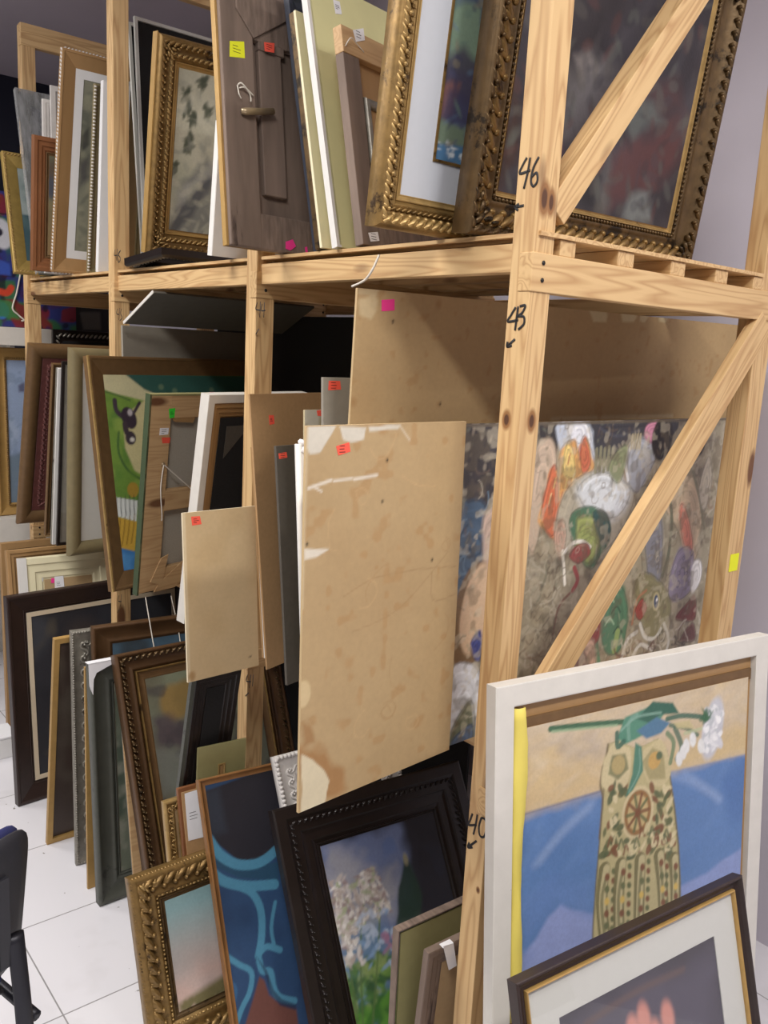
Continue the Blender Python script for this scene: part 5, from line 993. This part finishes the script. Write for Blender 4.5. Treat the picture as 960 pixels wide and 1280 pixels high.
# ------------------------------------------------------------------ pictures leaning on the rack's end
def art_vase(a):
    a.fill((96, 130, 180)); a.mottle(.14, (82, 118, 172), .5, .3, .6)
    a.poly([(0.039, 1.187), (0.832, 1.137), (0.847, 0.917), (0.509, 0.932), (0.294, 0.936), (0.044, 0.934)], (200, 182, 156), .006); 
    a.poly([(0.072, 1.035), (0.167, 1.049), (0.292, 0.989), (0.294, 0.932), (0.074, 0.932)], (206, 178, 128), .04, .7, .02); a.poly([(0.145, 1.070), (0.266, 1.073), (0.303, 1.013), (0.212, 1.009)], (172, 158, 144), .03, .7, .02)
    a.poly([(0.514, 0.989), (0.796, 0.994), (0.801, 0.923), (0.509, 0.932)], (206, 180, 128), .03, .7, .01); a.poly([(0.097, 1.129), (0.164, 1.142), (0.394, 1.133), (0.657, 1.124), (0.659, 1.086), (0.300, 1.110)], (186, 168, 146), .03, .5, .02)
    a.poly([(0.114, 1.132), (0.165, 1.130), (0.157, 1.111), (0.123, 1.116)], (178, 176, 172), .01, .7, .005)
    a.dabs(200, [(214, 198, 172), (190, 170, 140), (210, 186, 140)], .03, box=(a.x0, [(0.084, 0.966)][0][1], a.x1, a.z1), rot=.15, a=.25, seed=3, ratio=.3)
    a.dabs(160, [(84, 122, 176), (110, 142, 190), (92, 126, 182)], .035, box=(a.x0, a.z0, a.x1, [(0.085, 0.899)][0][1]), rot=.5, a=.25, seed=4, ratio=.3)
    a.stroke([(a.x0, [(0.074, 0.933)][0][1]), [(0.294, 0.934)][0]], .005, (110, 110, 130), .6)
    for pts in ([(0.114, 0.818), (0.150, 0.848), (0.197, 0.879), (0.271, 0.914)], [(0.129, 0.823), (0.182, 0.864), (0.260, 0.904)], [(0.518, 0.919), (0.586, 0.889), (0.688, 0.827)], [(0.558, 0.918), (0.644, 0.857), (0.680, 0.825)]): a.stroke(pts, .014, (140, 162, 200), .6, .02)
    a.poly([(0.080, 0.619), (0.154, 0.691), (0.184, 0.710), (0.221, 0.685), (0.286, 0.657), (0.314, 0.400), (0.051, 0.499)], (146, 158, 206), .01, .9, .01); a.poly([(0.048, 0.655), (0.116, 0.629), (0.092, 0.580), (0.050, 0.569)], (130, 146, 196), .02, .7)
    a.poly([(0.549, 0.647), (0.640, 0.657), (0.741, 0.674), (0.801, 0.687), (0.808, 0.573), (0.574, 0.581)], (140, 154, 200), .01, .9, .008); a.poly([(0.078, 0.748), (0.152, 0.779), (0.265, 0.729), (0.279, 0.652), (0.175, 0.720), (0.090, 0.659)], (104, 134, 188), .03, .6)
    a.poly([(0.685, 0.877), (0.793, 0.904), (0.802, 0.760), (0.721, 0.760)], (78, 112, 166), .03, .6)
    V = [(0.311, 1.034), (0.340, 1.036), (0.399, 1.006), (0.464, 1.017), (0.496, 0.983), (0.509, 0.928), (0.529, 0.845), (0.547, 0.748), (0.557, 0.655), (0.561, 0.526), (0.559, 0.447), (0.285, 0.485), (0.277, 0.561), (0.278, 0.635), (0.284, 0.732), (0.292, 0.829), (0.299, 0.917), (0.291, 0.947), (0.297, 0.988)]
    a.poly(V, (112, 104, 74), .005); a.poly([(x+(.392-x)*.04, z) for x, z in V], (186, 174, 130), .004)
    a.poly([(0.296, 0.944), (0.298, 1.005), (0.321, 1.029), (0.364, 1.020), (0.366, 0.973), (0.341, 0.925)], (202, 186, 146), .006, .8)
    a.stroke(V[:1]+V[-4:], .006, (116, 100, 74), .7)
    a.poly(closed([(0.298, 0.943), (0.297, 0.984), (0.314, 1.020), (0.330, 1.034), (0.350, 1.023), (0.380, 1.007), (0.377, 0.944), (0.344, 0.921)]), (204, 190, 150), .004); a.poly(closed([(0.415, 0.990), (0.444, 1.008), (0.474, 1.014), (0.497, 0.980), (0.510, 0.925), (0.474, 0.904), (0.432, 0.932)]), (200, 186, 144), .004)
    ol = (104, 108, 72); br = (124, 82, 56)
    c = [(0.408, 0.859)][0]
    a.ell(c, .05, .062, (206, 190, 150), 0, .004); a.ell(c, .042, .052, (150, 112, 70), 0, .004); a.ell(c, .032, .04, (196, 172, 122), 0, .004)
    for k in range(10): a.stroke([(c[0]+.008*math.cos(k*PI/5), c[1]+.01*math.sin(k*PI/5)), (c[0]+.034*math.cos(k*PI/5), c[1]+.043*math.sin(k*PI/5))], .008, ol if k % 2 else br, .9)
    a.ell(c, .009, .011, br)
    rr = random.Random(12)
    for k in range(150):
        p = [(0.301, 0.782), (0.535, 0.719), (0.315, 0.940), (0.506, 0.897)]; t, w = rr.random(), rr.random()
        x = (p[0][0]*(1-t)+p[1][0]*t)*(1-w)+(p[2][0]*(1-t)+p[3][0]*t)*w; z = (p[0][1]*(1-t)+p[1][1]*t)*(1-w)+(p[2][1]*(1-t)+p[3][1]*t)*w
        if math.hypot((x-c[0])/.055, (z-c[1])/.07) > 1: a.ell((x, z), .014*rr.uniform(.6, 1.2), .007*rr.uniform(.6, 1.3), (ol, br, (86, 96, 66), (214, 200, 160))[k%4], rr.uniform(0, PI), .003, .9)
    a.poly([(0.314, 0.967), (0.327, 1.008), (0.363, 1.006), (0.376, 0.968), (0.343, 0.951)], ol, .006, .8, .004); a.ell([(0.344, 0.982)][0], .02, .022, (176, 158, 110), .4)
    a.poly([(0.415, 0.972), (0.449, 1.002), (0.486, 0.976), (0.494, 0.919), (0.440, 0.925)], (150, 140, 96), .006, .7, .004); a.ell([(0.456, 0.969)][0], .02, .02, (196, 160, 96)); a.ell([(0.471, 0.977)][0], .01, .01, (96, 108, 80))
    for k, (px0, px1, px2) in enumerate(([(0.316, 0.754), (0.304, 0.681), (0.317, 0.585)], [(0.365, 0.752), (0.355, 0.675), (0.362, 0.561)], [(0.425, 0.747), (0.420, 0.665), (0.422, 0.551)], [(0.486, 0.741), (0.495, 0.663), (0.506, 0.544)], [(0.535, 0.719), (0.538, 0.660), (0.542, 0.571)])):
        a.stroke([(px0[0]-.006, px0[1]), px1, px2, (px2[0], px2[1]-.06)], .034, (112, 106, 70), .9); a.stroke([px0, (px1[0]+.002, px1[1]), px2, (px2[0], px2[1]-.06)], .02, (196, 184, 142), .9)
        a.stroke([(px0[0], px0[1]-.02), px1, px2, (px2[0], px2[1]-.06)], .009, (120, 116, 80), .8)
        for j in range(9 if k < 4 else 0): a.ell((px0[0]+.022, px0[1]-.012-j*.022), .006, .008, (ol, br, (96, 100, 66))[j%3], .5)
        for j in range(6): a.ell((px0[0]+(px2[0]-px0[0])*j/6+.003, px0[1]+(px2[1]-px0[1])*j/6-.02), .007, .009, (br, ol, (206, 176, 96))[j%3], .3)
    for k in range(13): a.stroke([(p[0]+k*.016, p[1]+.02*math.sin(k)) for p in [(0.303, 0.787), (0.310, 0.807), (0.320, 0.786)]], .006, ((96, 104, 72), br, (206, 194, 150))[k%3], .8)
    # the flower
    a.stroke([(0.148, 1.098), (0.243, 1.089), (0.353, 1.076)], .013, (70, 104, 78)); a.stroke([(0.153, 1.092), (0.243, 1.082), (0.336, 1.072)], .006, (150, 176, 140), .8)
    gd, gm, gl = (58, 100, 84), (88, 138, 116), (132, 168, 152)
    a.poly([(0.337, 1.042), (0.360, 1.085), (0.433, 1.096), (0.485, 1.074), (0.453, 1.043), (0.398, 1.030), (0.362, 1.024)], gm, .006); a.poly([(0.396, 1.075), (0.445, 1.106), (0.510, 1.092), (0.532, 1.064), (0.472, 1.071), (0.434, 1.059)], gd, .005); a.poly([(0.397, 1.048), (0.459, 1.068), (0.504, 1.047), (0.474, 1.028), (0.428, 1.024)], (86, 122, 150), .006)
    a.stroke([(0.349, 1.057), (0.396, 1.079), (0.472, 1.076)], .006, gl, .8); a.stroke([(0.374, 1.035), (0.372, 1.071), (0.396, 1.084)], .01, gl, .6); a.stroke([(0.337, 1.054), (0.340, 1.023), (0.359, 1.032)], .012, gd, .9)
    a.poly([(0.394, 1.022), (0.414, 1.009), (0.421, 0.953), (0.390, 0.914), (0.369, 0.904), (0.387, 0.951)], (84, 128, 108), .005); a.stroke([(0.407, 1.005), (0.409, 0.955), (0.378, 0.913)], .004, gl, .7)
    a.stroke([(0.493, 1.058), (0.546, 1.056), (0.617, 1.040)], .012, gd, .9); a.stroke([(0.504, 1.041), (0.558, 1.024), (0.597, 1.001)], .01, gd, .8); a.stroke([(0.520, 1.031), (0.544, 0.983), (0.529, 0.958)], .014, gd, .8); a.stroke([(0.553, 1.013), (0.585, 1.013), (0.613, 1.014)], .008, (180, 188, 150), .8); a.stroke([(0.495, 1.024), (0.517, 0.998), (0.508, 0.953)], .012, (92, 124, 90), .8)
    a.poly([(0.514, 1.045), (0.568, 1.041), (0.585, 1.019), (0.526, 1.030)], (196, 184, 138), .006, .9)
    a.ell([(0.649, 1.007)][0], .036, .075, (196, 196, 202), -.2, .008)
    a.dabs(90, [(226, 226, 228), (206, 206, 212), (238, 238, 238), (186, 190, 194)], .011, box=(*[(0.621, 0.958)][0], *[(0.678, 1.056)][0]), a=.85, seed=4, ratio=.6)
    for p in [(0.550, 0.969), (0.537, 0.956), (0.581, 0.993), (0.560, 0.982), (0.610, 0.972)]: a.ell(p, .011, .018, (224, 224, 222), .2, .004)
    a.dabs(12, [(58, 100, 70)], .012, box=(*[(0.607, 1.028)][0], *[(0.639, 1.051)][0]), a=.7, seed=2)
r, W, H, T = place('framed_painting', (0.1986, -0.1082, -2.0464, 8.75, -5.93, 0.834, 1.210, 0.030), 'painting of patterned vase and white flower in worn white frame', 'framed painting', 'pictures leaning on the rack end')
moulding(r, W, H, T, .046, 'box', M['white_worn'], label='worn white painted frame')
slab(r, .04, .04, W-.04, H-.04, .016, .022, M['tanwood'], 'backing_board', 'brown wooden backing board')
slab(r, .078, H-.105, W-.05, H-.078, .011, .016, M['bronze'], 'brown_strip', 'ragged brown strip above painting')
a = Art(.074, .1, W-.062, H-.098, .0032); art_vase(a); a.build('painted_canvas', .009, M['paint'], r, .006, (150, 120, 84))
mb = MB(); n = 26; zz = [H-.052-(.66)*k/n for k in range(n+1)]; rr = random.Random(9)
cols = [[(.044+.002*math.sin(k*.5), .012, z) for k, z in enumerate(zz)], [(.058+.004*math.sin(k*.9), .003-.003*math.cos(k*.7), z) for k, z in enumerate(zz)], [(.074+.010*math.sin(k*.32)*(1-k/n)+.002*rr.random(), .001, z) for k, z in enumerate(zz)], [(.076+.012*math.sin(k*.32)*(1-k/n), .008, z) for k, z in enumerate(zz)]]
vs = [cols[j][k] for k in range(n+1) for j in range(4)]
mb.add(vs, [(k*4+j, k*4+j+1, (k+1)*4+j+1, (k+1)*4+j) for k in range(n) for j in range(3)], True)
o = mb.build('yellow_paper_strip', M['yellow_paper'], r, 'crumpled yellow paper strip'); so = o.modifiers.new('thickness', 'SOLIDIFY'); so.thickness = .0008
def art_print(a):
    a.fill((62, 58, 64)); a.mottle(.2, (52, 48, 54), .5, .3, .7); a.poly([(0.086, 0.689), (0.341, 0.682), (0.549, 0.665), (0.508, 0.464), (0.077, 0.637)], (88, 84, 98), .06, .8, .02)
    a.stroke([(0.162, 0.667), (0.294, 0.676), (0.440, 0.670)], .012, (104, 84, 78), .8, .01)
    for p in [(0.313, 0.619), (0.379, 0.598), (0.281, 0.607), (0.340, 0.577)]: a.ell(p, .018, .034, (206, 142, 128), .1, .01); a.ell((p[0], p[1]-.1), .04, .07, (170, 140, 140), 0, .02, .8)
r, W, H, T = place('framed_print', (0.5257, -0.2532, -2.0424, 6.00, -16.44, 0.642, 0.802, 0.025), 'dark print with white mount and glass in slim brown gold frame, front right', 'framed print', 'pictures leaning on the rack end')
moulding(r, W, H, T, .026, 'cove', M['darkbrown']); moulding(r, W, H, .01, .006, 'round', M['gold_paint'], 'gold_edge', .024, .004, 'thin gold inner edge')
mb = MB(); mb.ring(.027, .027, W-.027, H-.027, [(0,.016),(0,.0135),(.072,.0135),(.072,.016)]); mb.build('mount_card', M['mat_cool'], r)
a = Art(.097, .09, W-.097, H-.097, .005); art_print(a); a.build('print', .0155, M['print'], r, .003, (140, 120, 90)); slab(r, .027, .027, W-.027, H-.027, .0095, .0115, M['glass'], 'glass_pane')

# added black sheets stand in for the deep shade at the rack's back
for z, hh, lab in ((ZM, .98, 'added black sheet for the deep shade behind the middle shelf, right of second post'), (ZF, .86, 'added black sheet for the deep shade under the middle shelf, right of second post')):
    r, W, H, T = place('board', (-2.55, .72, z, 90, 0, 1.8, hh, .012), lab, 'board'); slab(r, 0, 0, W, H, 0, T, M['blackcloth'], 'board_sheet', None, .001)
# white cord dangling from the upper deck
mb = MB(); mb.tube(smooth_path([(-0.425, -0.030, -0.008), (-0.420, -0.050, -0.040), (-0.447, -0.050, -0.063), (-0.481, -0.060, -0.077)]), .0026, 8)
tag(mb.build('cord', M['string'], None), 'white cord dangling from the upper deck over tallest tan board', 'cord')

# ------------------------------------------------------------------ chair at the left
ch = bpy.data.objects.new('chair', None); C.objects.link(ch)
ch.location = (-0.695, -1.042, ZF); ch.rotation_euler = (0, 0, math.radians(106)); tag(ch, 'visitor chair with black plastic back shell and navy fabric, left photo edge', 'chair')
def shell(name, w0, h0, y0, t, zc, mat, rnd, inset=0., lean=.16):
    mb = MB(); nx, nz = 16, 16; fr, bk = [], []
    for j in range(nz+1):
        for i in range(nx+1):
            u, v = i/nx*2-1, j/nz*2-1
            # rounded rectangle: squircle mapping
            m = max(abs(u), abs(v)); 
            if m > 0:
                l = (abs(u)**rnd+abs(v)**rnd)**(1/rnd); k = m/l
            else: k = 1
            x, z = u*k*(w0/2-inset), v*k*(h0/2-inset)
            y = y0+.05*(x/(w0/2))**2*1.0-lean*z
            e = .012*max(0, (m-.8)/.2)**2
            fr.append((x, y-t/2+e, z+zc)); bk.append((x, y+t/2-e, z+zc))
    q = lambda i, j: j*(nx+1)+i; n = len(fr); fs = []
    for j in range(nz):
        for i in range(nx):
            fs.append((q(i,j), q(i+1,j), q(i+1,j+1), q(i,j+1))); fs.append((n+q(i,j), n+q(i,j+1), n+q(i+1,j+1), n+q(i+1,j)))
    edge = [q(i,0) for i in range(nx)]+[q(nx,j) for j in range(nz)]+[q(nx-i,nz) for i in range(nx)]+[q(0,nz-j) for j in range(nz)]
    for a_, b_ in zip(edge, edge[1:]+edge[:1]): fs.append((a_, n+a_, n+b_, b_))
    mb.add(fr+bk, fs, True); return mb.build(name, mat, ch)
bs = shell('back_shell', .46, .36, -.215, .03, .665, M['plastic'], 7)
shell('back_cushion', .455, .35, -.185, .03, .668, M['blue_fabric'], 7)
mb = MB()
for k in range(-4, 5): mb.box(k*.036-.012, -.252+.02*abs(k)/4, .56, k*.036+.012, -.235+.02*abs(k)/4, .76)
mb.build('vent_ribs', M['plastic'], bs)
mb = MB(); mb.box(-.19, -.15, .43, .19, .26, .445); mb.build('seat_pan', M['plastic'], ch, None, .02)
mb = MB(); mb.box(-.19, -.15, .446, .19, .26, .49); mb.build('seat', M['blue_fabric'], ch, None, .02)
for s in (-1, 1):
    mb = MB(); mb.tube(smooth_path([(s*.17, -.225, .62), (s*.172, -.24, .48), (s*.175, -.25, .36), (s*.19, -.29, .0)]), .019, 12, flat=.55); mb.build('leg', M['tube'], ch)
    mb = MB(); mb.tube(smooth_path([(s*.205, -.235, .41), (s*.205, 0, .418), (s*.205, .2, .41), (s*.21, .25, .36), (s*.22, .29, .0)]), .0125, 10); mb.build('leg', M['tube'], ch)
mb = MB(); mb.tube([(-.21, .03, .405), (.21, .03, .405)], .01, 8); mb.build('cross_tube', M['tube'], ch)

# ------------------------------------------------------------------ lights: ceiling fluorescent fittings over the aisle, plus one added for the rack end
fit = None
def fitting(x, y, power, rot=0, L=1.2, label=''):
    f = bpy.data.objects.new('ceiling_light', None); C.objects.link(f); f.location = (x, y, CZ); f.rotation_euler = (0, 0, rot)
    tag(f, label, 'ceiling light')
    mb = MB(); mb.box(-L/2-.03, -.16, -.05, L/2+.03, .16, -.0005); mb.build('housing', M['white'], f, None, .004)
    li = bpy.data.lights.new('fluorescent_tubes', 'AREA'); li.shape = 'RECTANGLE'; li.size = L; li.size_y = .28; li.energy = power; li.color = (1., .965, .92)
    lo = bpy.data.objects.new('fluorescent_tubes', li); C.objects.link(lo); lo.parent = f; lo.location = (0, 0, -.056)
fitting(.9, -1.5, 50, 0, 1.2, 'white ceiling light above the near end of the aisle')
fitting(1.75, .1, 58, PI/2, 1.2, 'added unseen ceiling light brightening the end of the rack')  # lamp added out of view to brighten the rack's end face
fitting(-1.3, -1.75, 72, 0, 1.2, 'white ceiling light above the middle of the aisle')
fitting(-3.6, -1.75, 34, 0, 1.2, 'white ceiling light above the far end of the aisle')
w = bpy.data.worlds.new('World'); sc.world = w; w.use_nodes = True
w.node_tree.nodes['Background'].inputs[0].default_value = (.9, .93, 1, 1); w.node_tree.nodes['Background'].inputs[1].default_value = .15

# ------------------------------------------------------------------ camera
cd = bpy.data.cameras.new('camera'); cam = bpy.data.objects.new('camera', cd); C.objects.link(cam); sc.camera = cam
cd.sensor_fit = 'VERTICAL'; cd.sensor_height = 24; cd.lens = 20.063; cd.clip_start = .02
cam.matrix_world = Matrix(((0.631668, -0.176108, 0.754971, 1.124549), (0.773525, 0.078461, -0.628890, -1.267546), (0.051516, 0.981239, 0.185785, -0.214863), (0.000000, 0.000000, 0.000000, 1.000000)))
sc.view_settings.view_transform = 'Standard'; sc.view_settings.look = 'None'; sc.view_settings.gamma = 1; sc.view_settings.use_curve_mapping = False
sc.view_settings.exposure = .2
sc.cycles.use_denoising = True
